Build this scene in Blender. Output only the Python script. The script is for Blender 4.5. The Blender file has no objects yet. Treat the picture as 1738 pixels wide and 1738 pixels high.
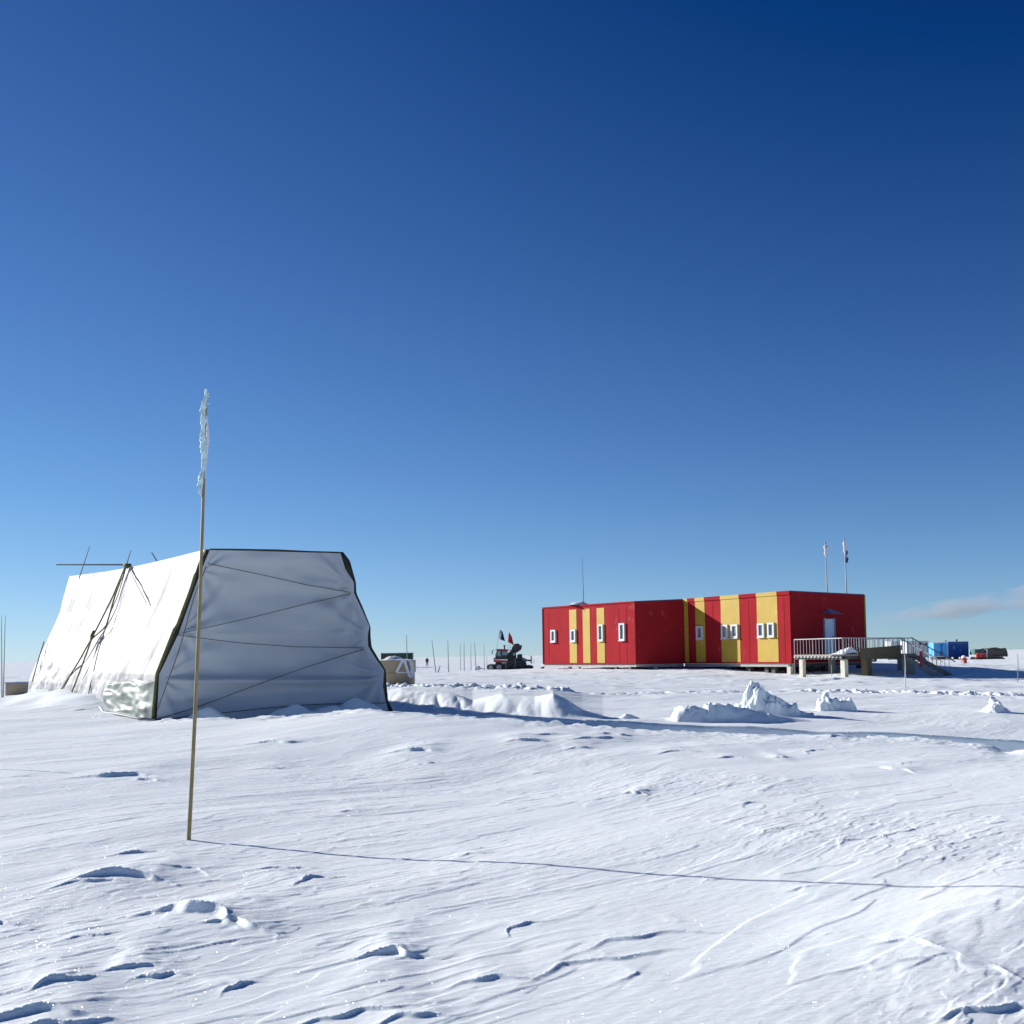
import bpy, bmesh, math, random
import numpy as np
from mathutils import Vector, Matrix, noise as mnoise

random.seed(7)
S = bpy.context.scene
COL = S.collection
R = math.radians

# ------------------------------------------------------------------ camera
F = 1800.0; CX, CY = 869.0, 1000.0; EYE = 1.6
PITCH = math.atan(113 / F); ROLL = R(0.72)
fwd = Vector((0, math.cos(PITCH), math.sin(PITCH)))
up0 = Vector((0, -math.sin(PITCH), math.cos(PITCH)))
rt0 = Vector((1, 0, 0))
RT = rt0 * math.cos(ROLL) - up0 * math.sin(ROLL)
UP = up0 * math.cos(ROLL) + rt0 * math.sin(ROLL)
cd = bpy.data.cameras.new('camera'); cam = bpy.data.objects.new('camera', cd); COL.objects.link(cam)
cam.matrix_world = Matrix(((RT.x, UP.x, -fwd.x, 0), (RT.y, UP.y, -fwd.y, 0), (RT.z, UP.z, -fwd.z, EYE), (0, 0, 0, 1)))
cd.sensor_width = 36; cd.lens = F / 1738 * 36; cd.shift_y = (CY - 869) / 1738
cd.clip_start = 0.1; cd.clip_end = 50000
S.camera = cam

def ray(px, py):
    return fwd + RT * ((px - CX) / F) - UP * ((py - CY) / F)
def at(px, py, d):
    """world point seen at photo position (px, py), d metres ahead (along +Y)"""
    v = ray(px, py); v = v * (d / v.y)
    return Vector((v.x, v.y, v.z + EYE))
def on_plane(px, py, A, B):
    """where the sight line meets the upright plane through plan points A and B"""
    v = ray(px, py); n = Vector((B[1] - A[1], A[0] - B[0]))
    t = (n.x * A[0] + n.y * A[1]) / (n.x * v.x + n.y * v.y)
    return Vector((v.x * t, v.y * t, v.z * t + EYE))

# ------------------------------------------------------------------ sun and sky
SUN_AZ, SUN_EL = R(60), R(18.5)          # azimuth: to the left of straight ahead
sdir = Vector((-math.sin(SUN_AZ) * math.cos(SUN_EL), math.cos(SUN_AZ) * math.cos(SUN_EL), math.sin(SUN_EL)))
sd = bpy.data.lights.new('sun', 'SUN'); sun = bpy.data.objects.new('sun', sd); COL.objects.link(sun)
sd.energy = 5.0; sd.angle = R(0.5); sd.color = (1.0, 0.965, 0.92)
sun.rotation_euler = sdir.to_track_quat('Z', 'Y').to_euler()
W = bpy.data.worlds.new('World'); S.world = W; W.use_nodes = True
nt = W.node_tree; nt.nodes.clear()
out = nt.nodes.new('ShaderNodeOutputWorld'); bg = nt.nodes.new('ShaderNodeBackground')
sky = nt.nodes.new('ShaderNodeTexSky'); sky.sky_type = 'NISHITA'; sky.sun_disc = False
sky.sun_elevation = SUN_EL; sky.sun_rotation = -SUN_AZ; sky.altitude = 4000; sky.air_density = 1.0
sky.dust_density = 0.0; sky.ozone_density = 2.0
bg.inputs[1].default_value = 0.12
SKY_GAMMA = 1.0
# thin, dry high-plateau air: deeper blue than the sea-level model
vm = nt.nodes.new('ShaderNodeVectorMath'); vm.operation = 'MULTIPLY'; vm.inputs[1].default_value = (0.455, 0.625, 0.93)
vs_ = nt.nodes.new('ShaderNodeVectorMath'); vs_.operation = 'SUBTRACT'; vs_.inputs[1].default_value = (0.255, 0.47, 1.0)
vx = nt.nodes.new('ShaderNodeVectorMath'); vx.operation = 'MAXIMUM'; vx.inputs[1].default_value = (0.012, 0.05, 0.2)
nt.links.new(sky.outputs[0], vm.inputs[0]); nt.links.new(vm.outputs[0], vs_.inputs[0]); nt.links.new(vs_.outputs[0], vx.inputs[0])
va = nt.nodes.new('ShaderNodeVectorMath'); va.operation = 'MULTIPLY_ADD'; va.inputs[1].default_value = (.1, .1, .1); va.inputs[2].default_value = (1, 1, 1)
vd = nt.nodes.new('ShaderNodeVectorMath'); vd.operation = 'DIVIDE'
nt.links.new(vx.outputs[0], va.inputs[0]); nt.links.new(vx.outputs[0], vd.inputs[0]); nt.links.new(va.outputs[0], vd.inputs[1])
nt.links.new(vd.outputs[0], bg.inputs[0]); nt.links.new(bg.outputs[0], out.inputs[0])
S.view_settings.view_transform = 'Standard'; S.view_settings.look = 'None'
S.view_settings.exposure = 0.78; S.view_settings.gamma = 1

# ------------------------------------------------------------------ materials
def mat(name, col, rough=0.6, metal=0.0, spec=0.3, var=0.0, vscale=3.0, bump=0.0, bscale=30.0, stretch=(1, 1, 1),
        speck=None, speck_amt=0.5, speck_scale=6.0, trans=0.0):
    m = bpy.data.materials.new(name); m.use_nodes = True; t = m.node_tree; N = t.nodes; L = t.links
    b = N['Principled BSDF']
    b.inputs['Base Color'].default_value = (*col, 1); b.inputs['Roughness'].default_value = rough
    b.inputs['Metallic'].default_value = metal; b.inputs['Specular IOR Level'].default_value = spec
    tc = N.new('ShaderNodeTexCoord'); mp = N.new('ShaderNodeMapping'); mp.inputs['Scale'].default_value = stretch
    L.new(tc.outputs['Object'], mp.inputs[0])
    last = None
    if var > 0:
        n = N.new('ShaderNodeTexNoise'); n.inputs['Scale'].default_value = vscale; n.inputs['Detail'].default_value = 6
        L.new(mp.outputs[0], n.inputs['Vector'])
        r = N.new('ShaderNodeMapRange'); r.inputs[1].default_value = 0.3; r.inputs[2].default_value = 0.7
        r.inputs[3].default_value = 1 - var; r.inputs[4].default_value = 1 + var
        L.new(n.outputs[0], r.inputs[0])
        mx = N.new('ShaderNodeMix'); mx.data_type = 'RGBA'; mx.blend_type = 'MULTIPLY'; mx.inputs[0].default_value = 1
        mx.inputs[6].default_value = (*col, 1); L.new(r.outputs[0], mx.inputs[7]); last = mx.outputs[2]
    if speck is not None:
        n2 = N.new('ShaderNodeTexNoise'); n2.inputs['Scale'].default_value = speck_scale; n2.inputs['Detail'].default_value = 8
        n2.inputs['Roughness'].default_value = 0.75
        L.new(mp.outputs[0], n2.inputs['Vector'])
        r2 = N.new('ShaderNodeMapRange'); r2.inputs[1].default_value = 0.60; r2.inputs[2].default_value = 0.78
        r2.inputs[3].default_value = 0; r2.inputs[4].default_value = speck_amt
        L.new(n2.outputs[0], r2.inputs[0])
        mx2 = N.new('ShaderNodeMix'); mx2.data_type = 'RGBA'
        L.new(r2.outputs[0], mx2.inputs[0])
        if last: L.new(last, mx2.inputs[6])
        else: mx2.inputs[6].default_value = (*col, 1)
        mx2.inputs[7].default_value = (*speck, 1); last = mx2.outputs[2]
    if last: L.new(last, b.inputs['Base Color'])
    if bump > 0:
        n3 = N.new('ShaderNodeTexNoise'); n3.inputs['Scale'].default_value = bscale; n3.inputs['Detail'].default_value = 5
        L.new(mp.outputs[0], n3.inputs['Vector'])
        bp = N.new('ShaderNodeBump'); bp.inputs['Strength'].default_value = bump; bp.inputs['Distance'].default_value = 0.02
        L.new(n3.outputs[0], bp.inputs['Height']); L.new(bp.outputs[0], b.inputs['Normal'])
    if trans > 0:
        tr = N.new('ShaderNodeBsdfTranslucent'); tr.inputs[0].default_value = (*col, 1)
        ms = N.new('ShaderNodeMixShader'); ms.inputs[0].default_value = trans
        L.new(b.outputs[0], ms.inputs[1]); L.new(tr.outputs[0], ms.inputs[2])
        L.new(ms.outputs[0], N['Material Output'].inputs[0])
    return m

def snow_material(name, sparkle=True):
    m = bpy.data.materials.new(name); m.use_nodes = True; t = m.node_tree; N = t.nodes; L = t.links
    b = N['Principled BSDF']; b.inputs['Roughness'].default_value = 0.75; b.inputs['Diffuse Roughness'].default_value = 0.4
    b.inputs['Subsurface Weight'].default_value = 0.35; b.inputs['Subsurface Scale'].default_value = 0.012; b.inputs['Subsurface Radius'].default_value = (0.8, 1.0, 1.2)
    b.inputs['Specular IOR Level'].default_value = 0.15
    tc = N.new('ShaderNodeTexCoord')
    n0 = N.new('ShaderNodeTexNoise'); n0.inputs['Scale'].default_value = 0.9; n0.inputs['Detail'].default_value = 4
    L.new(tc.outputs['Object'], n0.inputs['Vector'])
    r = N.new('ShaderNodeValToRGB')
    r.color_ramp.elements[0].position = 0.35; r.color_ramp.elements[0].color = (0.84, 0.91, 0.93, 1)
    r.color_ramp.elements[1].position = 0.65; r.color_ramp.elements[1].color = (0.88, 0.935, 0.95, 1)
    L.new(n0.outputs[0], r.inputs[0]); L.new(r.outputs[0], b.inputs['Base Color'])
    mp = N.new('ShaderNodeMapping'); mp.inputs['Rotation'].default_value = (0, 0, R(-45)); mp.inputs['Scale'].default_value = (1, 3.2, 1)
    L.new(tc.outputs['Object'], mp.inputs[0])
    n1 = N.new('ShaderNodeTexNoise'); n1.inputs['Scale'].default_value = 9; n1.inputs['Detail'].default_value = 8
    n1.inputs['Roughness'].default_value = 0.62; L.new(mp.outputs[0], n1.inputs['Vector'])
    n2 = N.new('ShaderNodeTexNoise'); n2.inputs['Scale'].default_value = 160; n2.inputs['Detail'].default_value = 2
    L.new(tc.outputs['Object'], n2.inputs['Vector'])
    b1 = N.new('ShaderNodeBump'); b1.inputs['Strength'].default_value = 0.26; b1.inputs['Distance'].default_value = 0.02
    L.new(n1.outputs[0], b1.inputs['Height'])
    b2 = N.new('ShaderNodeBump'); b2.inputs['Strength'].default_value = 0.15; b2.inputs['Distance'].default_value = 0.004
    L.new(n2.outputs[0], b2.inputs['Height']); L.new(b1.outputs[0], b2.inputs['Normal'])
    L.new(b2.outputs[0], b.inputs['Normal'])
    if sparkle:                                     # ice crystals: tiny facets, each with its own random tilt
        v = N.new('ShaderNodeTexVoronoi'); v.inputs['Scale'].default_value = 330
        L.new(tc.outputs['Object'], v.inputs['Vector'])
        sub = N.new('ShaderNodeVectorMath'); sub.operation = 'SUBTRACT'; sub.inputs[1].default_value = (0.5, 0.5, 0.5)
        L.new(v.outputs['Color'], sub.inputs[0])
        sc = N.new('ShaderNodeVectorMath'); sc.operation = 'SCALE'; sc.inputs['Scale'].default_value = 2.6
        L.new(sub.outputs[0], sc.inputs[0])
        ge = N.new('ShaderNodeNewGeometry')
        ad = N.new('ShaderNodeVectorMath'); ad.operation = 'ADD'; L.new(ge.outputs['Normal'], ad.inputs[0]); L.new(sc.outputs[0], ad.inputs[1])
        no = N.new('ShaderNodeVectorMath'); no.operation = 'NORMALIZE'; L.new(ad.outputs[0], no.inputs[0])
        g = N.new('ShaderNodeBsdfGlossy'); g.inputs['Roughness'].default_value = 0.16; L.new(no.outputs[0], g.inputs['Normal'])
        g.inputs[0].default_value = (1, 1, 1, 1)
        # only a few cells hold a crystal large enough to flash
        v2 = N.new('ShaderNodeTexVoronoi'); v2.inputs['Scale'].default_value = 330; v2.feature = 'F1'
        L.new(tc.outputs['Object'], v2.inputs['Vector'])
        lt = N.new('ShaderNodeMath'); lt.operation = 'LESS_THAN'; lt.inputs[1].default_value = 0.42; L.new(v2.outputs['Distance'], lt.inputs[0])
        ml = N.new('ShaderNodeMath'); ml.operation = 'MULTIPLY'; ml.inputs[1].default_value = 0.04; L.new(lt.outputs[0], ml.inputs[0])
        ms = N.new('ShaderNodeMixShader'); L.new(ml.outputs[0], ms.inputs[0]); L.new(b.outputs[0], ms.inputs[1]); L.new(g.outputs[0], ms.inputs[2])
        L.new(ms.outputs[0], N['Material Output'].inputs[0])
    return m

M = dict(
    snow=snow_material('snow'), snow_lump=snow_material('packed_snow', False),
    red=mat('red_paint', (0.285, 0.015, 0.021), 0.8, var=0.10, vscale=1.2, speck=(0.62, 0.30, 0.33), speck_amt=0.75, speck_scale=1.3, stretch=(1, 1, 0.45), spec=0.05),
    yellow=mat('yellow_paint', (0.40, 0.268, 0.032), 0.5, var=0.07, vscale=1.2, speck=(0.85, 0.72, 0.45), speck_amt=0.45, speck_scale=2.0, spec=0.2),
    redtrim=mat('red_trim', (0.25, 0.014, 0.02), 0.8, var=0.06, spec=0.05),
    darkroof=mat('roof_edge', (0.06, 0.045, 0.12), 0.5, var=0.1),
    frame=mat('white_frame', (0.52, 0.54, 0.57), 0.4, var=0.04),
    glass=mat('window_glass', (0.13, 0.17, 0.18), 0.1, spec=0.6, var=0.25, vscale=4),
    door=mat('door_panel', (0.50, 0.60, 0.74), 0.45, var=0.05),
    steel=mat('beam_steel', (0.30, 0.30, 0.30), 0.6, var=0.2, vscale=4),
    darksteel=mat('dark_steel', (0.06, 0.06, 0.055), 0.6, var=0.3, vscale=5),
    pale=mat('pale_pile', (0.52, 0.50, 0.42), 0.7, var=0.12, vscale=5),
    wood=mat('weathered_planks', (0.13, 0.105, 0.06), 0.8, var=0.3, vscale=6, stretch=(6, 6, 1), bump=0.3),
    deckwood=mat('deck_planks', (0.24, 0.22, 0.18), 0.8, var=0.25, vscale=6, stretch=(1, 8, 1)),
    rail=mat('rail_paint', (0.32, 0.33, 0.34), 0.5, var=0.1),
    bamboo=mat('bamboo', (0.26, 0.205, 0.095), 0.55, var=0.25, vscale=9, stretch=(6, 6, 1)),
    cane=mat('thin_cane', (0.18, 0.19, 0.2), 0.6, var=0.2, vscale=5),
    cloth=mat('frosted_cloth', (0.62, 0.78, 0.82), 0.85, var=0.25, vscale=14, bump=0.3, bscale=60, trans=0.25),
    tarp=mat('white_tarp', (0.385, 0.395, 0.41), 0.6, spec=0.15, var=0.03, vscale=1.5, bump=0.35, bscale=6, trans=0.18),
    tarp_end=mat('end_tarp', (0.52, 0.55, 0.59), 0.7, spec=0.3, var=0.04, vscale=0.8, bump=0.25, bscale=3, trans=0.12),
    foil=mat('clear_film', (0.20, 0.24, 0.225), 0.55, spec=0.12, var=0.3, vscale=2.2, bump=0.2, bscale=4, trans=0.1),
    olive=mat('olive_webbing', (0.14, 0.13, 0.05), 0.8, var=0.3, vscale=8),
    navy=mat('dark_trim_shade', (0.03, 0.035, 0.03), 0.7, var=0.3, vscale=4),
    rope=mat('dark_rope', (0.12, 0.11, 0.085), 0.9, var=0.3, vscale=40),
    tan=mat('tan_board', (0.34, 0.27, 0.19), 0.7, var=0.10, vscale=4, stretch=(1, 1, 4)),
    brown=mat('brown_runner', (0.08, 0.04, 0.025), 0.7, var=0.2),
    strap=mat('white_strap', (0.62, 0.66, 0.74), 0.6, var=0.05),
    dgreen=mat('dark_green_paint', (0.03, 0.075, 0.06), 0.6, var=0.2),
    dbrown=mat('dark_brown_paint', (0.05, 0.035, 0.035), 0.6, var=0.2),
    rubber=mat('rubber', (0.025, 0.025, 0.028), 0.7, var=0.3, vscale=6),
    black=mat('black_paint', (0.03, 0.03, 0.034), 0.5, var=0.2),
    vred=mat('vehicle_red', (0.42, 0.02, 0.04), 0.35, var=0.1),
    grouser=mat('track_metal', (0.32, 0.33, 0.35), 0.5, metal=0.4, var=0.2),
    vglass=mat('cab_glass', (0.12, 0.22, 0.24), 0.08, spec=0.7, var=0.3, vscale=2),
    bluegrey=mat('blue_grey_cover', (0.22, 0.27, 0.40), 0.6, var=0.2, vscale=3),
    navyflag=mat('navy_flag', (0.035, 0.045, 0.13), 0.8, var=0.15, vscale=6, trans=0.25),
    whiteflag=mat('white_flag', (0.72, 0.72, 0.76), 0.8, var=0.1, trans=0.3),
    redflag=mat('red_flag', (0.50, 0.02, 0.03), 0.8, var=0.15, vscale=6, trans=0.3),
    yellowflag=mat('yellow_star', (0.7, 0.45, 0.08), 0.8),
    blue=mat('container_blue', (0.016, 0.10, 0.34), 0.5, var=0.12, vscale=2),
    ltblue=mat('container_light_blue', (0.07, 0.34, 0.72), 0.5, var=0.08, vscale=2),
    white=mat('container_white', (0.48, 0.50, 0.52), 0.5, var=0.07),
    orange=mat('orange_drum', (0.55, 0.05, 0.03), 0.5, var=0.15),
    cargo=mat('cargo_cover', (0.11, 0.10, 0.085), 0.85, var=0.4, vscale=2.5, bump=0.5),
    teal=mat('teal_cover', (0.05, 0.13, 0.12), 0.8, var=0.3, vscale=2.5),
    dark_cloth=mat('dark_clothing', (0.02, 0.02, 0.03), 0.9, var=0.2),
    skin=mat('skin', (0.45, 0.28, 0.2), 0.6),
)

# ------------------------------------------------------------------ mesh helpers
class MB:
    def __init__(s): s.v = []; s.f = []
    def add(s, vs, fs):
        o = len(s.v); s.v += [Vector(p) for p in vs]; s.f += [tuple(i + o for i in q) for q in fs]; return s
    def hexa(s, lo, hi):
        """lo, hi: four points each, same winding"""
        return s.add(list(lo) + list(hi), [(3, 2, 1, 0), (4, 5, 6, 7), (0, 1, 5, 4), (1, 2, 6, 5), (2, 3, 7, 6), (3, 0, 4, 7)])
    def box(s, x0, x1, y0, y1, z0, z1, T=None):
        c = [(x0, y0), (x1, y0), (x1, y1), (x0, y1)]
        lo = [Vector((a, b, z0)) for a, b in c]; hi = [Vector((a, b, z1)) for a, b in c]
        if T is not None: lo = [T @ p for p in lo]; hi = [T @ p for p in hi]
        return s.hexa(lo, hi)
    def cbox(s, x0, x1, y0, y1, z0, z1, c=0.05, T=None):
        """box with chamfered vertical corners and top"""
        pl = [(x0 + c, y0), (x1 - c, y0), (x1, y0 + c), (x1, y1 - c), (x1 - c, y1), (x0 + c, y1), (x0, y1 - c), (x0, y0 + c)]
        mx, my = (x0 + x1) / 2, (y0 + y1) / 2
        def sh(p, k): return (p[0] + (k if p[0] < mx else -k), p[1] + (k if p[1] < my else -k))
        rings = [[(a, b, z0) for a, b in pl], [(a, b, z1 - c) for a, b in pl], [(*sh(p, c * .7), z1) for p in pl]]
        vs = [Vector(p) for r in rings for p in r]
        if T is not None: vs = [T @ p for p in vs]
        fs = [tuple(reversed(range(8))), tuple(range(16, 24))]
        for k in range(2):
            for i in range(8): j = (i + 1) % 8; fs.append((k * 8 + i, k * 8 + j, k * 8 + 8 + j, k * 8 + 8 + i))
        return s.add(vs, fs)
    def tube(s, pts, rad, n=8, cap=True):
        pts = [Vector(p) for p in pts]
        if not isinstance(rad, (list, tuple)): rad = [rad] * len(pts)
        vs = []; prev = None
        for i, p in enumerate(pts):
            d = (pts[min(i + 1, len(pts) - 1)] - pts[max(i - 1, 0)]).normalized()
            a = d.cross(Vector((0, 0, 1)) if abs(d.z) < 0.9 else Vector((1, 0, 0))).normalized() if prev is None else (prev - d * prev.dot(d)).normalized()
            prev = a; b = d.cross(a)
            vs += [p + (a * math.cos(2 * math.pi * k / n) + b * math.sin(2 * math.pi * k / n)) * rad[i] for k in range(n)]
        fs = []
        for i in range(len(pts) - 1):
            for k in range(n):
                j = (k + 1) % n; fs.append((i * n + k, i * n + j, i * n + n + j, i * n + n + k))
        if cap: fs += [tuple(reversed(range(n))), tuple(range((len(pts) - 1) * n, len(pts) * n))]
        return s.add(vs, fs)
    def bar(s, a, b, w, h=None, upv=(0, 0, 1)):
        a = Vector(a); b = Vector(b); h = h or w; d = (b - a).normalized()
        u = Vector(upv)
        if abs(d.dot(u)) > 0.95: u = Vector((0, 1, 0))
        x = d.cross(u).normalized() * w / 2; y = x.cross(d).normalized() * h / 2
        q = [-x - y, x - y, x + y, -x + y]
        return s.hexa([a + k for k in q], [b + k for k in q])
    def prism(s, poly, z0, z1):
        n = len(poly); vs = [(p[0], p[1], z0) for p in poly] + [(p[0], p[1], z1) for p in poly]
        fs = [tuple(reversed(range(n))), tuple(range(n, 2 * n))] + [(i, (i + 1) % n, n + (i + 1) % n, n + i) for i in range(n)]
        return s.add(vs, fs)
    def xprism(s, poly, y0, y1, T=None):
        """outline in x,z pushed along y"""
        n = len(poly); vs = [Vector((p[0], y0, p[1])) for p in poly] + [Vector((p[0], y1, p[1])) for p in poly]
        if T is not None: vs = [T @ p for p in vs]
        fs = [tuple(range(n)), tuple(reversed(range(n, 2 * n)))] + [((i + 1) % n, i, n + i, n + (i + 1) % n) for i in range(n)]
        return s.add(vs, fs)
    def grid(s, P):
        """P[i][j] points -> sheet"""
        n, m = len(P), len(P[0]); vs = [p for r in P for p in r]
        return s.add(vs, [(i * m + j, i * m + j + 1, (i + 1) * m + j + 1, (i + 1) * m + j) for i in range(n - 1) for j in range(m - 1)])
    def build(s, name, m, parent=None, smooth=False, world=False, solid=0, bevel=0, recalc=True):
        off = Vector((0, 0, 0))
        if world and parent is not None:
            q = parent
            while q is not None: off += q.location; q = q.parent
        me = bpy.data.meshes.new(name); me.from_pydata([tuple(p - off) for p in s.v], [], s.f)
        if recalc:
            b = bmesh.new(); b.from_mesh(me); bmesh.ops.recalc_face_normals(b, faces=b.faces); b.to_mesh(me); b.free()
        me.materials.append(m)
        if smooth: me.polygons.foreach_set('use_smooth', [True] * len(me.polygons))
        o = bpy.data.objects.new(name, me); COL.objects.link(o)
        if parent is not None: o.parent = parent
        if solid: k = o.modifiers.new('thickness', 'SOLIDIFY'); k.thickness = solid; k.offset = -1
        if bevel: k = o.modifiers.new('bevel', 'BEVEL'); k.width = bevel; k.segments = 2
        return o

def tag(o, label=None, cat=None, group=None, kind=None):
    if label: o['label'] = label
    if cat: o['category'] = cat
    if group: o['group'] = group
    if kind: o['kind'] = kind
    return o
def thing(name, loc, label, cat, group=None, rz=0):
    o = bpy.data.objects.new(name, None); COL.objects.link(o); o.location = loc; o.rotation_euler = (0, 0, rz)
    return tag(o, label, cat, group)

# ------------------------------------------------------------------ terrain height
def _hash(ix, iy, seed):
    h = (ix.astype(np.int64) * 374761393 + iy.astype(np.int64) * 668265263 + seed * 974711 + 12345) & 0xffffffff
    h = ((h ^ (h >> 13)) * 1274126177) & 0xffffffff
    return (h ^ (h >> 16)) & 0xffff
def pn(x, y, seed=0):
    x = np.asarray(x, float); y = np.asarray(y, float)
    xi = np.floor(x); yi = np.floor(y); fx = x - xi; fy = y - yi
    u = fx * fx * fx * (fx * (fx * 6 - 15) + 10); v = fy * fy * fy * (fy * (fy * 6 - 15) + 10)
    def g(a, b):
        t = _hash(xi + a, yi + b, seed) * (2 * np.pi / 65536); return np.cos(t) * (fx - a) + np.sin(t) * (fy - b)
    n00, n10, n01, n11 = g(0, 0), g(1, 0), g(0, 1), g(1, 1)
    return ((n00 * (1 - u) + n10 * u) * (1 - v) + (n01 * (1 - u) + n11 * u) * v) * 1.4
def fbm(x, y, o, seed=0, g=0.5):
    s = 0; a = 1
    for i in range(o): s = s + a * pn(x, y, seed + i * 17); x = x * 2.03 + 5.1; y = y * 2.03 + 1.7; a *= g
    return s
def ss(a, b, x): t = np.clip((x - a) / (b - a), 0, 1); return t * t * (3 - 2 * t)

CTRL = [(0, 1738, 4.65), (869, 1738, 4.47), (1738, 1738, 4.35), (0, 1500, 7.6), (318, 1425, 9.4), (560, 1450, 8.59), (940, 1479, 7.565),
        (1160, 1493, 7.08), (1738, 1517, 6.05), (0, 1303, 16), (0, 1236, 25.5), (200, 1230, 26.5), (262, 1223, 27.6), (400, 1233, 23.5),
        (330, 1219, 26.6), (500, 1217, 25.0), (620, 1205, 24.7), (700, 1208, 23.4), (800, 1217, 22.4), (900, 1222, 21.7), (1080, 1236, 20.8),
        (1262, 1244, 19.8), (1440, 1249.5, 19), (1600, 1254.5, 18.2), (1738, 1266, 17.4), (1850, 1270, 17.2), (869, 1300, 15.3), (1400, 1300, 14.4),
        (600, 1300, 15.7), (660, 1207, 30.4), (800, 1213, 29.5), (1000, 1222.5, 28.2), (1200, 1232, 27.0), (1373, 1241, 26.1), (1738, 1258, 24.3),
        (1900, 1266, 23.5), (1000, 1190, 38), (1300, 1213, 30), (1690, 1207, 32), (1400, 1170, 48), (1738, 1180, 44), (1000, 1150, 62),
        (900, 1171, 42), (700, 1171, 42), (1100, 1136.5, 74), (924, 1136, 83), (1180, 1135.5, 73), (1040, 1136.5, 76), (1250, 1139, 70), (1344, 1148, 65),
        (1430, 1149.5, 60), (1540, 1149, 60.5), (1480, 1124, 77), (1560, 1129, 73), (1640, 1136, 69), (1738, 1146, 64), (740, 1142, 85),
        (865, 1137, 150), (725, 1131, 205), (1632, 1127, 108), (1610, 1120, 173), (1690, 1119, 170), (1540, 1120, 150), (600, 1169, 45),
        (0, 1182, 45), (0, 1150, 90), (46, 1190, 39.0), (100, 1191, 35.6), (170, 1203, 31.5), (-300, 1300, 17), (-300, 1200, 40), (2100, 1300, 15),
        (2100, 1180, 45)]
def _uv(x, y):
    r = np.sqrt(x * x + y * y); th = np.clip(np.arctan2(x, y), -0.8, 0.8); return th * 1.6, np.log(np.clip(r, 3.5, 300))
_cp = np.array([tuple(at(*c)) for c in CTRL]); _cu, _cv = _uv(_cp[:, 0], _cp[:, 1])
_K = np.sqrt((_cu[:, None] - _cu) ** 2 + (_cv[:, None] - _cv) ** 2 + 0.0004)
_n = len(_cp); _A = np.zeros((_n + 1, _n + 1)); _A[:_n, :_n] = _K; _A[:_n, _n] = 1; _A[_n, :_n] = 1
_w = np.linalg.solve(_A, np.append(_cp[:, 2], 0))
def base(x, y):
    u, v = _uv(x, y); z = np.full(np.shape(u), _w[_n])
    for i in range(_n): z = z + _w[i] * np.sqrt((u - _cu[i]) ** 2 + (v - _cv[i]) ** 2 + 0.0004)
    r = np.sqrt(x * x + y * y)
    z = z * (1 - ss(200, 420, r))
    return z
# far straight edge of the dug trench, and the crest of the bank on its near side
SA = np.array([-3.5, 30.4]); SDIR = np.array([0.9271, -0.3748]); SN = np.array([0.3748, 0.9271])   # SN points away from the camera
_cr = [(200, 28.5), (330, 26.6), (500, 25.0), (620, 24.7), (700, 23.4), (800, 22.4), (900, 21.7), (1080, 20.8), (1262, 19.8), (1440, 19),
       (1600, 18.2), (1738, 17.4), (2000, 16.2)]
_crr = np.array([(p - 869) / F for p, d in _cr]); _crd = np.array([d for p, d in _cr])
WA = R(43)
def crag(x, y, z, cx, cy, ang, L, A, w1, w2, seed):
    r = max(L * 3, w1 * 4); m = (np.abs(x - cx) < r) & (np.abs(y - cy) < r)
    if not m.any(): return
    X = x[m] - cx; Y = y[m] - cy; c, s = math.cos(ang), math.sin(ang)
    u = X * c + Y * s; v = X * s - Y * c                   # v grows towards the camera side
    v = v + 0.35 * L * pn(u / L * 1.3 + seed, v * 0 + seed * 3.3, seed) + w2 * 0.25 * pn(u / L * 2.4, v / L * 2, seed + 3) - 0.25 * u * u / L
    e = np.exp(-np.abs(u / L) ** 2.4)
    prof = np.where(v < 0, np.exp(np.clip(v, -50, 0) / w1), 1 - ss(0, 1, v / w2))
    tail = 0.28 * np.exp(-(np.clip(v, 0, None) / (w1 * 0.9)) ** 2) * (v > 0)
    k = 1 + 0.3 * pn(u / L * 1.3, v / L * 1.0, seed + 9) + .06 * pn(u / L * 4, v / L * 3, seed + 5)
    z[m] += A * e * np.clip(prof * k, 0, 2) * 0.85 + A * e * tail * (1 - 0) - A * e * 0.28 * (v <= 0) * 0
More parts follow.
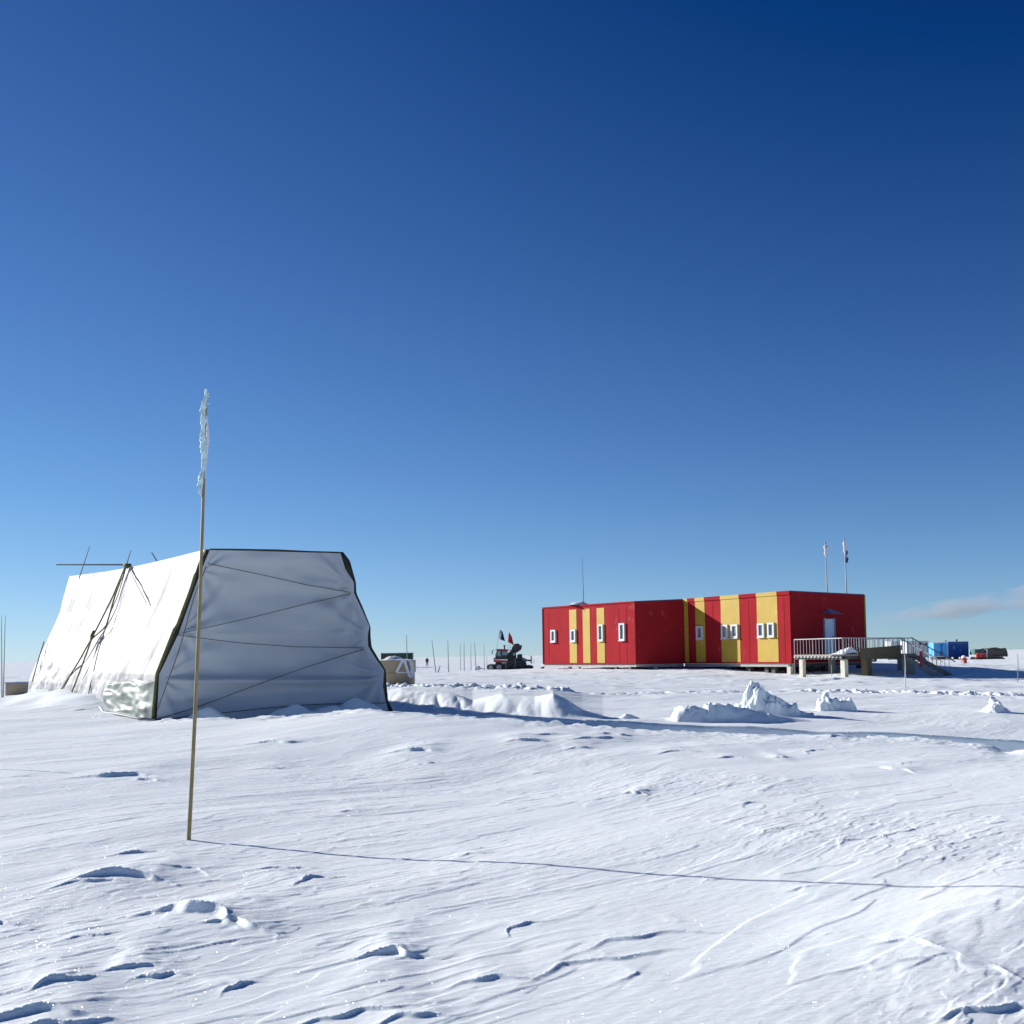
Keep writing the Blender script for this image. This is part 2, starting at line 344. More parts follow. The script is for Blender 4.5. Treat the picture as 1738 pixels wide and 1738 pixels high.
CR = [(212, 1490, -.05, .36, .13, .40, .07), (150, 1500, .3, .3, .05, .3, .05), (335, 1556, -.38, .36, .15, .32, .09), (415, 1575, -.5, .30, .07, .2, .05),
      (660, 1625, .0, .20, .085, .30, .05), (830, 1668, .30, .22, .04, .3, .05), (105, 1668, .6, .18, .05, .25, .04), (150, 1590, .5, .2, .03, .2, .04),
      (10, 1566, .0, .2, .05, .25, .05), (205, 1316, .05, .62, .13, .6, .12), (255, 1322, -.4, .4, .07, .4, .08), (470, 1270, -.1, .7, .10, .8, .12),
      (705, 1283, -.1, .5, .12, .6, .1), (890, 1272, .2, .4, .1, .5, .1), (930, 1264, .0, .6, .07, .5, .1), (1010, 1268, .2, .6, .09, .5, .1),
      (1040, 1262, -.1, .4, .1, .4, .08), (985, 1278, .1, .3, .08, .3, .08), (1078, 1352, -.3, .16, .07, .5, .05), (460, 1302, .2, .4, .05, .5, .07),
      (310, 1475, -.2, .35, .03, .3, .04), (480, 1470, .2, .3, .03, .3, .03), (520, 1492, .9, .2, .05, .3, .04), (240, 1444, .2, .3, .05, .3, .06),
      (220, 1645, .2, .14, .05, .2, .03), (270, 1655, .4, .14, .04, .2, .03), (400, 1672, .9, .12, .04, .2, .03), (40, 1720, .1, .4, .06, .3, .06),
      (90, 1735, .3, .3, .05, .3, .05), (1555, 1640, -.6, .2, .035, .25, .04), (1640, 1670, -.6, .3, .035, .3, .05), (1665, 1730, .1, .3, .04, .3, .04),
      (1560, 1440, .2, .2, .02, .3, .03), (1440, 1445, .1, .4, .02, .4, .03), (1330, 1430, .1, .3, .02, .4, .03), (1415, 1260, .9, .3, .06, .5, .08),
      (1370, 1282, .8, .4, .05, .6, .08), (1510, 1310, -.8, .5, .06, .8, .06), (1150, 1285, .1, .4, .06, .4, .06), (1240, 1292, .1, .4, .06, .4, .06),
      (1325, 1292, .0, .15, .06, .3, .05), (650, 1590, .1, .3, .02, .3, .04), (880, 1580, .8, .2, .03, .3, .03), (1100, 1600, .3, .5, .03, .5, .06),
      (1000, 1640, .5, .5, .03, .5, .06), (600, 1720, .3, .3, .04, .3, .04), (700, 1730, .3, .2, .04, .3, .04)]
rc = random.Random(11)
AUTO = []
for i in range(300):
    d = 5 * math.exp(rc.random() * math.log(16)); th = rc.uniform(-.62, .62); k = rc.choice([.35, .5, .8])
    s = (0.34 + 0.03 * d) * k
    AUTO.append((d * math.sin(th), d * math.cos(th), WA - R(rc.uniform(5, 60)), 0.3 * s, 0.032 * s * rc.random() ** 1.6, 0.9 * s, 0.06 * s + .012, i))
def H(x, y):
    x = np.asarray(x, float); y = np.asarray(y, float); shp = x.shape; x = x.ravel(); y = y.ravel()
    z = base(x, y); r = np.sqrt(x * x + y * y)
    ratio = x / np.maximum(y, 0.5); front = y > 2
    # ---- trench
    w = (x - SA[0]) * SN[0] + (y - SA[1]) * SN[1]                    # distance beyond the straight edge
    al = (x - SA[0]) * SDIR[0] + (y - SA[1]) * SDIR[1]               # along it
    wn = 0.008 * pn(al * 1.3, al * 0, 5) * ss(1, 3, al)
    cd_ = np.interp(ratio, _crr, _crd)
    jag = 0.55 * pn(ratio * 42, y * .25, 71) + 0.35 * pn(ratio * 110, y * .6, 72) + 0.15 * pn(ratio * 260, y, 73)
    notch = .8 * np.exp(-((ratio - 0.462) / 0.013) ** 2)
    inn = ss(0.0, 0.9, y - cd_ - jag + notch)
    tr = inn * (1 - np.clip((w + wn + .07) / .07, 0, 1)) * front * ss(-0.36, -0.26, ratio)
    depth = 0.62 + 0.12 * pn(x * .5, y * .5, 8)
    # shallow again inside the tent footprint
    z = z - tr * depth
    z = z - .07 * np.exp(-((ratio - 0.462) / 0.012) ** 2) * np.exp(-((y - 17.2) / 1.3) ** 2) * front
    nb = np.exp(-((y - cd_ - jag + notch) / 0.9) ** 2) * (ratio > -0.33) * front
    z = z + nb * (0.05 * fbm(x * 1.1, y * 1.1, 3, 90))
    # ---- drifts banked against the tent
    def seg_(ax, ay, bx, by):
        dx, dy = bx - ax, by - ay; l2 = dx * dx + dy * dy; t_ = np.clip(((x - ax) * dx + (y - ay) * dy) / l2, 0, 1)
        return np.hypot(x - ax - t_ * dx, y - ay - t_ * dy), t_
    ds_, ts_ = seg_(-9.6, 28.3, -18.3, 40.2)
    z = z + (.10 + .40 * ts_ * (1.15 - ts_) * 2 + .12 * pn(ts_ * 9, ts_ * 0 + 2, 77)) * np.exp(-(ds_ / (1.1 + .5 * pn(x * .6, y * .6, 78))) ** 2) * ss(.16, .42, ts_)
    for q0, q1, q2, q3 in ((500, 28.45, .36, .75), (605, 29.4, .48, .65), (352, 27.9, .34, .6), (560, 29.0, .30, .9)):
        P_ = at(q0, 1190, q1); r_2 = ((x - P_.x) / (q3 * 1.5)) ** 2 + ((y - P_.y) / q3) ** 2
        bz = q2 - .55 * r_2 ** .7 + .05 * pn(x * 3, y * 3, 79); z = np.where(r_2 < 4, np.maximum(z, bz), z)
    # ---- bright bank beyond the straight edge, left part
    pxl = ratio * F + 869
    Wd = np.interp(pxl, [600, 670, 800, 960, 1000], [3.6, 3.2, 1.9, 0.9, 0.8])
    Hm = np.interp(pxl, [560, 640, 680, 700, 760, 785, 800, 830, 850, 880, 905, 936, 955, 985, 1020], [0, .35, .5, .48, .46, .38, .28, .44, .52, .50, .50, .66, .5, .2, 0])
    ridg = 0.42 * (1 - np.abs(pn(al * 1.1 + 0.5 * w, w * .35, 31)) * 2.4) + 0.18 * (1 - np.abs(pn(al * 3 + w, w * .8, 32)) * 2.2)
    prof = ss(0, 1, (w - 0.02) / Wd - 0.16 * ridg * np.clip(Wd / 1.5, .6, 1.3)) * (1 - 0.75 * ss(Wd * 1.15, Wd * 1.15 + 3.2, w))
    z = z + Hm * prof * (w > 0) * (w < 12) * (1 + 0.12 * ridg) * front
    # ---- churned tracks far behind
    for (p0, q0, d0), (p1, q1, d1), wd, am in (((640, 1168, 43), (960, 1172, 41), .9, .15), ((960, 1172, 41), (1380, 1178, 46), .5, .06), ((1380, 1178, 46), (1800, 1183, 43), 1.0, .14),
                                               ((0, 1162, 58), (0, 1150, 60), .5, .0)):
        a = at(p0, q0, d0); b = at(p1, q1, d1); dx, dy = b.x - a.x, b.y - a.y; ln = math.hypot(dx, dy)
        t = ((x - a.x) * dx + (y - a.y) * dy) / (ln * ln); q = ((x - a.x) * dy - (y - a.y) * dx) / ln
        mk = ss(-.06, .02, t) * (1 - ss(.98, 1.06, t)) * np.exp(-(q / wd) ** 2)
        z = z + mk * am * (fbm(x * 1.9, y * 1.6, 3, 55) + np.abs(pn(x * 4, y * 3, 58)) * .8)
    # ---- sastrugi: rolling forms, thin wind-cut layers with sharp edges, ripples
    c, s = math.cos(WA), math.sin(WA)
    wx = x + 0.7 * pn(x * .2, y * .2, 1); wy = y + 0.7 * pn(x * .2, y * .2, 2)
    a = wx * c + wy * s; b = -wx * s + wy * c
    big = 0.034 * fbm(a * .16, b * .42, 3, 20)
    z = z + big * ss(3, 8, r) * (1 - ss(60, 400, r))
    near = 1 - ss(35, 90, r)
    patch = ss(-.05, .45, pn(x * .28, y * .28, 40))
    lay = 0
    for k, (fa, fb, th, am) in enumerate(((.22, .80, .15, .16), (.32, 1.3, .15, .26), (.5, 2.1, .10, .40), (.8, 3.2, .12, .40), (1.3, 5.0, .12, .32), (2.2, 8.5, .12, .20))):
        fk = fbm(a * fa + 13 * k, b * fb + 7 * k, 3, 200 + 31 * k, .5) 
        lay = lay + am * (ss(th, th + .09, fk) - .9 * ss(th + .09, th + .8, fk)) * ss(-.35, .35, pn(x * .3 + 3 * k, y * .3, 40 + k))
    z = z + near * (0.011 * lay + 0.0010 * fbm(a * 1.6, b * 5, 3, 26) * (.3 + patch))
    fine = 1 - ss(12, 30, r)
    z = z + fine * 0.0009 * fbm(a * 5, b * 15, 2, 28)
    far = ss(25, 60, r) * (1 - ss(200, 600, r))
    rl = fbm(x * .22, y * .30, 4, 60, .6)
    z = z + far * 0.05 * ss(.05, .5, rl)
    und = ss(250, 900, r); z = z + und * (0.9 * fbm(x * .0035, y * .006, 3, 61) + .25 * fbm(x * .02, y * .03, 3, 62))
    for p, q, ang, L, A, w1, w2 in CR:
        hy = 1124 - .0125 * p; d = 1.57 * F / (q - hy); P = at(p, q, d)
        crag(x, y, z, P.x, P.y, ang, L * .8, A * .55, w1 * 1.6, w2 * .9, int(p + q))
    for t in AUTO: crag(x, y, z, *t)
    return z.reshape(shp)
def hz(x, y): return float(H(np.array([x]), np.array([y]))[0])

# ------------------------------------------------------------------ ground sheet
def geo(a, b, k): n = max(2, int(math.log(b / a) / k)); return list(np.exp(np.linspace(math.log(a), math.log(b), n, endpoint=False)))
rr = geo(0.6, 3.6, .06) + geo(3.6, 13, .0020) + geo(13, 17, .0020) + geo(17, 27.2, .0017) + geo(27.2, 28.6, .0005) + geo(28.6, 34, .0016) + geo(34, 50, .0024) + geo(50, 100, .004) + geo(100, 400, .012) + geo(400, 12000, .06) + [12000]
tt = list(np.linspace(-math.pi, -.56, 70, endpoint=False)) + list(np.linspace(-.56, .56, 1150)) + list(np.linspace(.56, math.pi, 70))[1:]
rr = np.array(rr); tt = np.array(tt)
RG, TG = np.meshgrid(rr, tt, indexing='ij')
# one row of vertices runs exactly along the trench's straight edge
RS = np.clip((SA @ SN) / np.maximum(np.sin(TG) * SN[0] + np.cos(TG) * SN[1], .2), 24.5, 34.0)
_k = np.log(RS / 28.0); _t = np.where(RG < 28, np.log(np.clip(RG, 17, 28) / 17) / np.log(28 / 17), np.log(50 / np.clip(RG, 28, 50)) / np.log(50 / 28))
RG = RG * np.exp(_k * _t)
GX = RG * np.sin(TG); GY = RG * np.cos(TG); GZ = H(GX, GY)
nr, ntv = RG.shape
co = np.stack([GX.ravel(), GY.ravel(), GZ.ravel()], 1).astype(np.float32)
idx = np.arange(nr * ntv).reshape(nr, ntv)
q = np.stack([idx[:-1, :-1], idx[1:, :-1], idx[1:, 1:], idx[:-1, 1:]], -1).reshape(-1, 4)[:, ::-1]
me = bpy.data.meshes.new('snow_ground')
me.vertices.add(len(co)); me.vertices.foreach_set('co', co.ravel())
me.loops.add(q.size); me.loops.foreach_set('vertex_index', q.ravel().astype(np.int32))
me.polygons.add(len(q)); me.polygons.foreach_set('loop_start', np.arange(0, q.size, 4, dtype=np.int32))
me.polygons.foreach_set('use_smooth', np.ones(len(q), dtype=bool))
me.update(); me.materials.append(M['snow'])
g = bpy.data.objects.new('snow_ground', me); COL.objects.link(g)
tag(g, 'wind-carved white snow plain stretching to the horizon', kind='structure')

# ------------------------------------------------------------------ snow lumps
def lump(cx, cy, w, h, dpt, seed, label, rz=0, lean=0.0, rough=.25, sub=4, peaks=None):
    bm_ = bmesh.new(); bmesh.ops.create_icosphere(bm_, subdivisions=sub, radius=1)
    z0 = hz(cx, cy)
    for v in bm_.verts:
        p = v.co.copy(); 
        k = 1 + rough * mnoise.fractal(p * 1.3 + Vector((seed, 0, 0)), 0.9, 2.1, 4) * 1.6
        cell = mnoise.voronoi(p * 1.6 + Vector((seed * 2.2, 0, 0)))[0][0]
        k -= rough * .5 * cell
        p = p * k
        q_ = Vector((p.x * w / 2, p.y * dpt / 2, max(p.z, -.35) * h))
        if peaks:
            q_.z *= peaks(p.x)
        q_.x += lean * max(q_.z, 0)
        v.co = q_
    me = bpy.data.meshes.new('snow_boulder'); bm_.to_mesh(me); bm_.free(); me.materials.append(M['snow_lump'])
    me.polygons.foreach_set('use_smooth', [True] * len(me.polygons))
    o = bpy.data.objects.new('snow_boulder', me); COL.objects.link(o); o.location = (cx, cy, z0 - .02); o.rotation_euler.z = rz
    tag(o, label, 'snow lump', 'snow lumps on the plain before the red building')
    return o
def mound(px0, px1, pyb, d_, prof, depth, seed, label, front=.22, rough=.06, turn=0, name='snow_boulder'):
    """craggy heap: outline heights along its length, steep towards the camera, gentler behind"""
    A = at(px0, pyb, d_); B = at(px1, pyb, d_); w = (B - A).length; nu, nv = 110, 80; cx, cy = (A.x + B.x) / 2, (A.y + B.y) / 2
    ca, sa = math.cos(turn), math.sin(turn); xs = [p[0] for p in prof]; hs = [p[1] for p in prof]
    U, V = np.meshgrid(np.linspace(0, 1, nu), np.linspace(0, 1, nv), indexing='ij')
    lx = (U - .5) * w; ly = (V - front) * depth
    wob = .10 * pn(U * 3 + seed, V * 0, seed) + .03 * pn(U * 4 + seed, V * 3, seed + 1)
    h = np.interp(U + .03 * pn(U * 4, V * 5, seed + 2), xs, hs)
    g = ss(0.02, front * .9, V + wob) * (1 - ss(front * 1.5, .98, V + wob * .6))
    cr_ = rough * (fbm(lx * 2.0, ly * 2.0, 4, seed + 4, .5) + .6 * (.5 - np.abs(pn(lx * 2 + ly * 1.5, ly * 2.2, seed + 7)) * 2))
    bx_ = lx * 3.4 + 1.1 * pn(lx * 1.7, ly * 1.7, seed + 11); by_ = ly * 3.4 + 1.1 * pn(lx * 1.7 + 9, ly * 1.7, seed + 12)
    ck = _hash(np.floor(bx_), np.floor(by_), seed + 13) / 65536. - .5
    fxm = np.minimum(np.abs(bx_ - np.round(bx_)), np.abs(by_ - np.round(by_)))
    cr_ = cr_ + rough * (1.5 * ck * ss(0, .12, fxm) - .3 * (1 - ss(0, .1, fxm)))
    z = h * g + cr_ * np.clip(h * g * 5, 0, 1) * np.clip(h / .3, .4, 1.4)
    X = cx + lx * ca - ly * sa; Y = cy + lx * sa + ly * ca
    ed = np.minimum(np.minimum(U, 1 - U), np.minimum(V, 1 - V)); Z = H(X, Y) + z * ss(0, .06, ed) - .03 - .08 * (1 - ss(0, .05, ed))
    c0 = Vector((cx, cy, hz(cx, cy)))
    o = MB().grid([[Vector((X[i, j], Y[i, j], Z[i, j])) - c0 for j in range(nv)] for i in range(nu)]).build(name, M['snow_lump'], smooth=True)
    o.location = c0; return tag(o, label, 'snow lump', 'snow lumps on the plain before the red building')
mound(1136, 1392, 1229, 28.4, [(0, 0), (.02, .18), (.05, .33), (.10, .41), (.16, .38), (.22, .34), (.245, .36), (.255, .48), (.27, .52), (.30, .44), (.36, .42), (.42, .42), (.5, .34), (.62, .22), (.8, .10), (1, 0)], 1.9, 3,
      'long low snow lump in blue shade like a lying animal beside the trench edge', front=.3, rough=.035, turn=R(-3))
mound(1236, 1348, 1213, 30.4, [(0, 0), (.10, .12), (.20, .34), (.26, .54), (.32, .63), (.45, .66), (.58, .63), (.63, .54), (.69, .42), (.8, .3), (.9, .16), (1, 0)], 1.5, 8,
      'tallest craggy snow lump, a steep white pile in front of the tall striped wall', front=.45, rough=.17, turn=R(8))
mound(1290, 1385, 1214, 29.9, [(0, .1), (.15, .36), (.3, .40), (.5, .30), (.62, .30), (.66, .34), (.7, .16), (.85, .10), (.92, .14), (1, 0)], 1.0, 14,
      'low ragged snow ridge trailing right from the tallest pile', front=.4, rough=.12, turn=R(-14))
mound(1386, 1455, 1208, 32.4, [(0, 0), (.08, .25), (.2, .36), (.4, .40), (.55, .36), (.62, .40), (.8, .34), (.9, .26), (1, 0)], 1.1, 19,
      'scooped snow block with a sharp rim, right of the tallest pile', front=.4, rough=.14, turn=R(-8))
mound(1668, 1714, 1209, 31.5, [(0, 0), (.25, .2), (.45, .33), (.62, .36), (.8, .24), (1, 0)], .9, 34,
      'lone tilted snow block near the right margin', front=.45, rough=.13, turn=R(10))
mound(1030, 1090, 1222, 29.0, [(0, 0), (.3, .06), (.55, .14), (.7, .12), (1, 0)], .7, 44,
      'tiny snow chunk on the trench edge right of the bright bank', front=.4, rough=.05)

# ------------------------------------------------------------------ tent
def interp(curve, n):
    """resample a list of points evenly by length"""
    c = [Vector(p) for p in curve]; L_ = [0]
    for i in range(len(c) - 1): L_.append(L_[-1] + (c[i + 1] - c[i]).length)
    res = []
    for k in range(n):
        t = L_[-1] * k / (n - 1); j = 0
        while j < len(c) - 2 and L_[j + 1] < t: j += 1
        f = (t - L_[j]) / max(L_[j + 1] - L_[j], 1e-9); res.append(c[j].lerp(c[j + 1], min(f, 1)))
    return res
tent = thing('tarp_tent', at(450, 1212, 29), 'big white tarpaulin tent with slanting sides and criss-cross ropes over its shaded end', 'tent')
# near-left edge of the lit side sheet (bottom -> top)
NE = [(258, 1240, 27.9), (260, 1219, 28.0), (267, 1144, 28.2), (297, 1068, 28.35), (302, 1062, 28.35), (325, 1000, 28.45), (338, 957, 28.55), (350, 932, 28.6)]
FE = [(40, 1205, 40), (46, 1188, 40), (49, 1156, 40), (61, 1127, 40), (80, 1086, 40), (100.6, 1040, 40), (106, 1018, 40), (118, 978, 40)]
nN = [at(*p) for p in NE]; nF = [at(*p) for p in FE]
GA, GB = 240, 150
a_ = interp(nN, GB); b_ = interp(nF, GB)
sn = ((nF[0] - nN[0]).cross(nN[-1] - nN[0])).normalized()
if sn.x > 0: sn = -sn
def side_pt(s, t):
    j = t * (GB - 1); j0 = int(min(j, GB - 2)); f = j - j0
    A = a_[j0].lerp(a_[j0 + 1], f); B = b_[j0].lerp(b_[j0 + 1], f)
    return A.lerp(B, s)
def side_disp(s, t):
    # folds gathered along the rope lines, crumpled foot, sag between frames
    L_ = s * 14; h = t * 5; q_ = L_ + .25 * h
    d = 0.075 * mnoise.noise(Vector((q_ * .9, h * .22, 1.0))) + 0.045 * mnoise.noise(Vector((q_ * 2.3, h * .40, 4.0))) * (1.2 - t) + .012 * mnoise.noise(Vector((q_ * 6, h * 1.2, 6)))
    cr = max(0, 1 - t * 2.2); d += cr * 0.14 * (mnoise.turbulence(Vector((L_ * .9, h * 1.0, 2)), 3, True) - .4)
    cr2 = max(0, (s - .45) * 1.6) * max(0, 1 - t * 1.1); d += cr2 * 0.12 * mnoise.turbulence(Vector((L_ * .8 + 4, h * 1.3, 2)), 3, True)
    d -= 0.10 * math.sin(math.pi * t) * (1 - abs(math.sin(math.pi * (s * 2.1)))) * 0.6
    return d
mb = MB(); G_ = []
for i in range(GA):
    s = i / (GA - 1); row = []
    for j in range(GB):
        t = j / (GB - 1); p = side_pt(s, t)
        if t > .99: pass
        edge = min(1, min(s, 1 - s) * 12 + .25) * min(1, (1 - t) * 12)
        # ridge line bows a little
        p = p + Vector((0, 0, -0.10 * math.sin(math.pi * s) * t)) + sn * side_disp(s, t) * edge
        row.append(p)
    G_.append(row)
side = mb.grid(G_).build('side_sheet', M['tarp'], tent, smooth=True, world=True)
# end sheet
LE = [(262, 1240, 28.0), (266, 1219, 28.05), (270, 1145, 28.25), (303, 1076, 28.4), (330, 1000, 28.5), (345, 960, 28.6), (356, 933.5, 28.65)]
RE = [(662, 1216, 30.3), (655, 1192, 30.25), (650, 1165, 30.2), (652, 1138, 30.15), (636, 1115, 30.1), (625, 1097, 30.05), (624, 1080, 30.05), (627, 1063, 30.0), (613, 1032, 29.98),
      (601, 1007, 29.95), (600.5, 988, 29.92), (586, 966, 29.9), (578, 939, 29.9)]
EN, EM = 170, 150
l_ = interp([at(*p) for p in LE], EM); r_ = interp([at(*p) for p in RE], EM)
en = (l_[0] - r_[0]).cross(l_[-1] - l_[0]).normalized()
if en.y > 0: en = -en
ties = [(1.0, .76, .9), (1.0, .485, .9), (1.0, .24, .9), (0.0, .54, .9), (0.0, .27, .8), (0.0, .88, .7), (1.0, .80, .6)]
def end_disp(u, t):
    return 3.3 * end_disp0(u, t)
def end_disp0(u, t):
    d = 0
    for k, (tu, tt_, am) in enumerate(ties):
        dx = (u - tu) * 6.2 * (1 if tu < .5 else -1); dy = (t - tt_) * 4.6
        rr_ = math.hypot(dx, dy) + 1e-3; an = math.atan2(dy, dx)
        d += am * 0.028 * math.sin(an * 11 + k * 2.1) * math.exp(-rr_ / 1.5) * min(1, rr_ * 2.2)
    X = u * 6.2; Z = t * 4.6
    # slack horizontal folds at the foot
    d += 0.05 * math.exp(-((t - .235 - .03 * math.cos(u * 3.1) - .03 * (u - .5)) / .022) ** 2) * min(1, u * 6)
    d -= 0.035 * math.exp(-((t - .16 - .02 * u) / .03) ** 2) * (1 - u * .6)
    d += 0.03 * math.exp(-((t - .53 + .02 * math.sin(u * 3)) / .02) ** 2) * (.3 + .7 * abs(u - .5) * 2)
    d += 0.05 * mnoise.noise(Vector((X * .35, Z * 1.0, 3))) + 0.022 * mnoise.noise(Vector((X * .8 + Z * .3, Z * 2.4, 7)))
    d -= 0.10 * math.sin(math.pi * u) * math.sin(math.pi * min(1, t))
    return d
G2 = []
for i in range(EN):
    u = i / (EN - 1); row = []
    for j in range(EM):
        t = j / (EM - 1); p = l_[j].lerp(r_[j], u)
        if t > .995: p = p
        e = min(1, min(u, 1 - u) * 14) * min(1, (1 - t) * 14 + .0)
        row.append(p + en * end_disp(u, t) * e)
    G2.append(row)
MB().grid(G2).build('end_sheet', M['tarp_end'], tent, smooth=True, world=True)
# dark strips between sheets: trim, and colour standing for the shaded interior
OR = [(672, 1216, 30.42), (659, 1190, 30.4), (656, 1160, 30.35), (655, 1138, 30.3), (643, 1119, 30.2), (631, 1099, 30.15), (629, 1080, 30.15), (629, 1064, 30.1), (617, 1034, 30.06),
      (605, 1007, 30.05), (604, 988, 30.03), (594, 952, 30.0), (583, 938, 30.0)]
ro = interp([at(p[0] - 1.3, p[1], p[2]) for p in OR], 60); ri = interp([at(*p) for p in RE], 60)
MB().grid([[ri[j] - en * .02 for j in range(60)], [ro[j] for j in range(60)]]).build('trim_gap_shade', M['navy'], tent, smooth=True, world=True, solid=.02)
lo_ = interp([at(p[0] - 1, p[1], p[2] + .03) for p in NE], 60); li = interp([at(*p) for p in LE], 60)
MB().grid([[lo_[j] for j in range(60)], [li[j] - en * .05 for j in range(60)]]).build('trim_gap_shade', M['navy'], tent, smooth=True, world=True, solid=.02)
MB().tube(ro, .024, 6).build('edge_hem', M['navy'], tent, smooth=True, world=True)
MB().tube([p + sn * .02 for p in interp([at(*p) for p in NE], 60)], [.012 + .028 * (0 if j > 50 else 1) for j in range(60)], 6).build('edge_hem', M['olive'], tent, smooth=True, world=True)
# roof and hidden right side
tl = [G_[i][GB - 1] for i in range(0, GA, 20)] + [G_[-1][-1]]
n_ = len(tl); Rn = ro[-1]; shift = (tl[-1] - tl[0])
# unseen back end shaped narrower and lower on its right, keeping the bank sunlit
shb = (tl[-1] + Vector((.9, .5, -1.5))) - Rn
def back_shift(j):
    q_ = ro[j]; f_ = j / 59
    return Vector((b_[0].x + 2.2, b_[0].y + .8, 0)).lerp(tl[-1] + Vector((.9, .5, -1.5)), f_)
tr_ = [Rn.lerp(back_shift(59), i / (n_ - 1)) for i in range(n_)]
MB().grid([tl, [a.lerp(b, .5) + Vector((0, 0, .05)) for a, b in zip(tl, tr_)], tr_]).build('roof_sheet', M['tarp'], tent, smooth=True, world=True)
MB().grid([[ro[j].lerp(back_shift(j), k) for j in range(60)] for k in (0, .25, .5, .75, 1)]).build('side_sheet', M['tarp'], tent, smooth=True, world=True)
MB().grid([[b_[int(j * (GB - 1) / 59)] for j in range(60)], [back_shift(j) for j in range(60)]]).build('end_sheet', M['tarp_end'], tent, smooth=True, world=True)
MB().tube([l_[-1] + Vector((0, 0, .02)), l_[-1].lerp(r_[-1], .3) + Vector((0, -.02, .035)), l_[-1].lerp(r_[-1], .7) + Vector((0, -.02, .02)), Rn], .024, 6).build('edge_hem', M['navy'], tent, smooth=True, world=True)
# clear film patch at the foot of the lit side
def inv_side(px, py):
    """where on the side sheet the sight line lands (rough search)"""
    best = None
    for i in range(0, GA, 2):
        for j in range(0, GB, 2):
            p = G_[i][j]; v = p - Vector((0, 0, EYE)); f_ = v.dot(fwd); X = CX + F * v.dot(RT) / f_; Y = CY - F * v.dot(UP) / f_
            e = (X - px) ** 2 + (Y - py) ** 2
            if best is None or e < best[0]: best = (e, i / (GA - 1), j / (GB - 1))
    s, t = best[1], best[2]
    def pr(s, t):
        v = side_pt(s, t) - Vector((0, 0, EYE)); f_ = v.dot(fwd); return CX + F * v.dot(RT) / f_ - px, CY - F * v.dot(UP) / f_ - py
    for _ in range(6):
        e0 = pr(s, t); h = 1e-3; es = pr(s + h, t); et = pr(s, t + h)
        a, b, c, d_ = (es[0] - e0[0]) / h, (et[0] - e0[0]) / h, (es[1] - e0[1]) / h, (et[1] - e0[1]) / h
        D_ = a * d_ - b * c; s -= (d_ * e0[0] - b * e0[1]) / D_; t -= (-c * e0[0] + a * e0[1]) / D_
        s = min(max(s, 0), 1); t = min(max(t, 0), 1)
    return s, t
s0, t0 = 0.004, 0.02; s1, t1 = inv_side(185, 1150)
FP = []
for i in range(90):
    row = []
    for j in range(70):
        u = i / 89; v = j / 69
        s = s0 + (s1 - s0) * u * (1 - .06 * math.sin(v * 7)); t = t0 + (0.265 - t0) * v * (1 - .03 * math.sin(u * 9)) - .02 * u
        p = side_pt(s, max(t, .01)); k = mnoise.turbulence(Vector((u * 3, v * 2.6, 9)), 3, False)
        fold = 0
        for sd_, fa, fb in ((1, 1.6, .7), (5, .8, 2.0), (11, 2.4, 2.2)):
            fold += .018 * math.exp(-(mnoise.noise(Vector((u * fa + v * .8, v * fb - u * .5, sd_))) / .12) ** 2)
        fold += .03 * mnoise.noise(Vector((u * 9, v * 7, 3)))
        row.append(p + sn * (.03 + (.02 + .05 * abs(k - .5) + fold) * min(1, 12 * min(u, 1 - u, v + .05, 1 - v))))
    FP.append(row)
MB().grid(FP).build('film_patch', M['foil'], tent, smooth=True, world=True)
def on_side(px, py, off=.05):
    s, t = inv_side(px, py); return side_pt(s, t) + sn * (off + .03)
def strap(name, pts, r, m, off=.05):
    P_ = [on_side(*p, off) for p in pts]; 
    MB().tube(interp(P_, 24), r, 6).build(name, M[m], tent, smooth=True, world=True)
strap('webbing_strap', [(217, 962), (195, 1015), (170, 1065), (140, 1120), (97, 1189)], .026, 'olive')
strap('webbing_strap', [(218, 962), (200, 1010), (184, 1065), (160, 1085), (140, 1140), (118, 1196)], .026, 'olive')
strap('rope', [(219, 962), (205, 1010), (190, 1045), (170, 1110), (152, 1190)], .014, 'rope')
strap('rope', [(221, 962), (230, 982), (252, 1025)], .010, 'rope', .03)
strap('rope', [(120, 1193), (145, 1203), (160, 1200), (175, 1202)], .016, 'rope', .09)
strap('rope', [(79, 1090), (68, 1125), (59, 1158)], .022, 'olive', .06)
P = at(164, 1082, 33.6); strapk = on_side(163, 1080, .09); MB().tube([strapk - Vector((.05, 0, .15)), strapk, strapk + Vector((.05, 0, .16))], [.03, .07, .03], 8).build('strap_buckle', M['olive'], tent, smooth=True, world=True)
# lashed foot batten under the film
MB().tube([at(170, 1200, 30.6), at(176, 1209, 30.1), at(200, 1212, 29.2), at(232, 1219, 28.2), at(262, 1222, 27.75)], .035, 6).build('foot_batten', M['cane'], tent, smooth=True, world=True)
# zig-zag ropes over the end sheet
def on_end(px, py, off=.05):
    A_ = l_[0]; n2 = en; v = ray(px, py); o = Vector((0, 0, EYE)); t = (A_ - o).dot(n2) / v.dot(n2)
    return o + v * t + n2 * off
for pts in ([(352, 957), (430, 973), (520, 993), (601, 1007)], [(601, 1007), (520, 1025), (420, 1050), (302, 1076)], [(302, 1078), (400, 1091), (500, 1098), (626, 1100)],
            [(626, 1099), (520, 1132), (420, 1168), (330, 1202), (266, 1221)], [(266, 1222), (350, 1213), (450, 1202), (540, 1195), (655, 1193)],
            [(350, 962), (330, 1010), (305, 1100), (285, 1155), (267, 1205)]):
    MB().tube(interp([on_end(*p, .07) for p in pts], 16), .0115, 6).build('rope', M['rope'], tent, smooth=True, world=True)
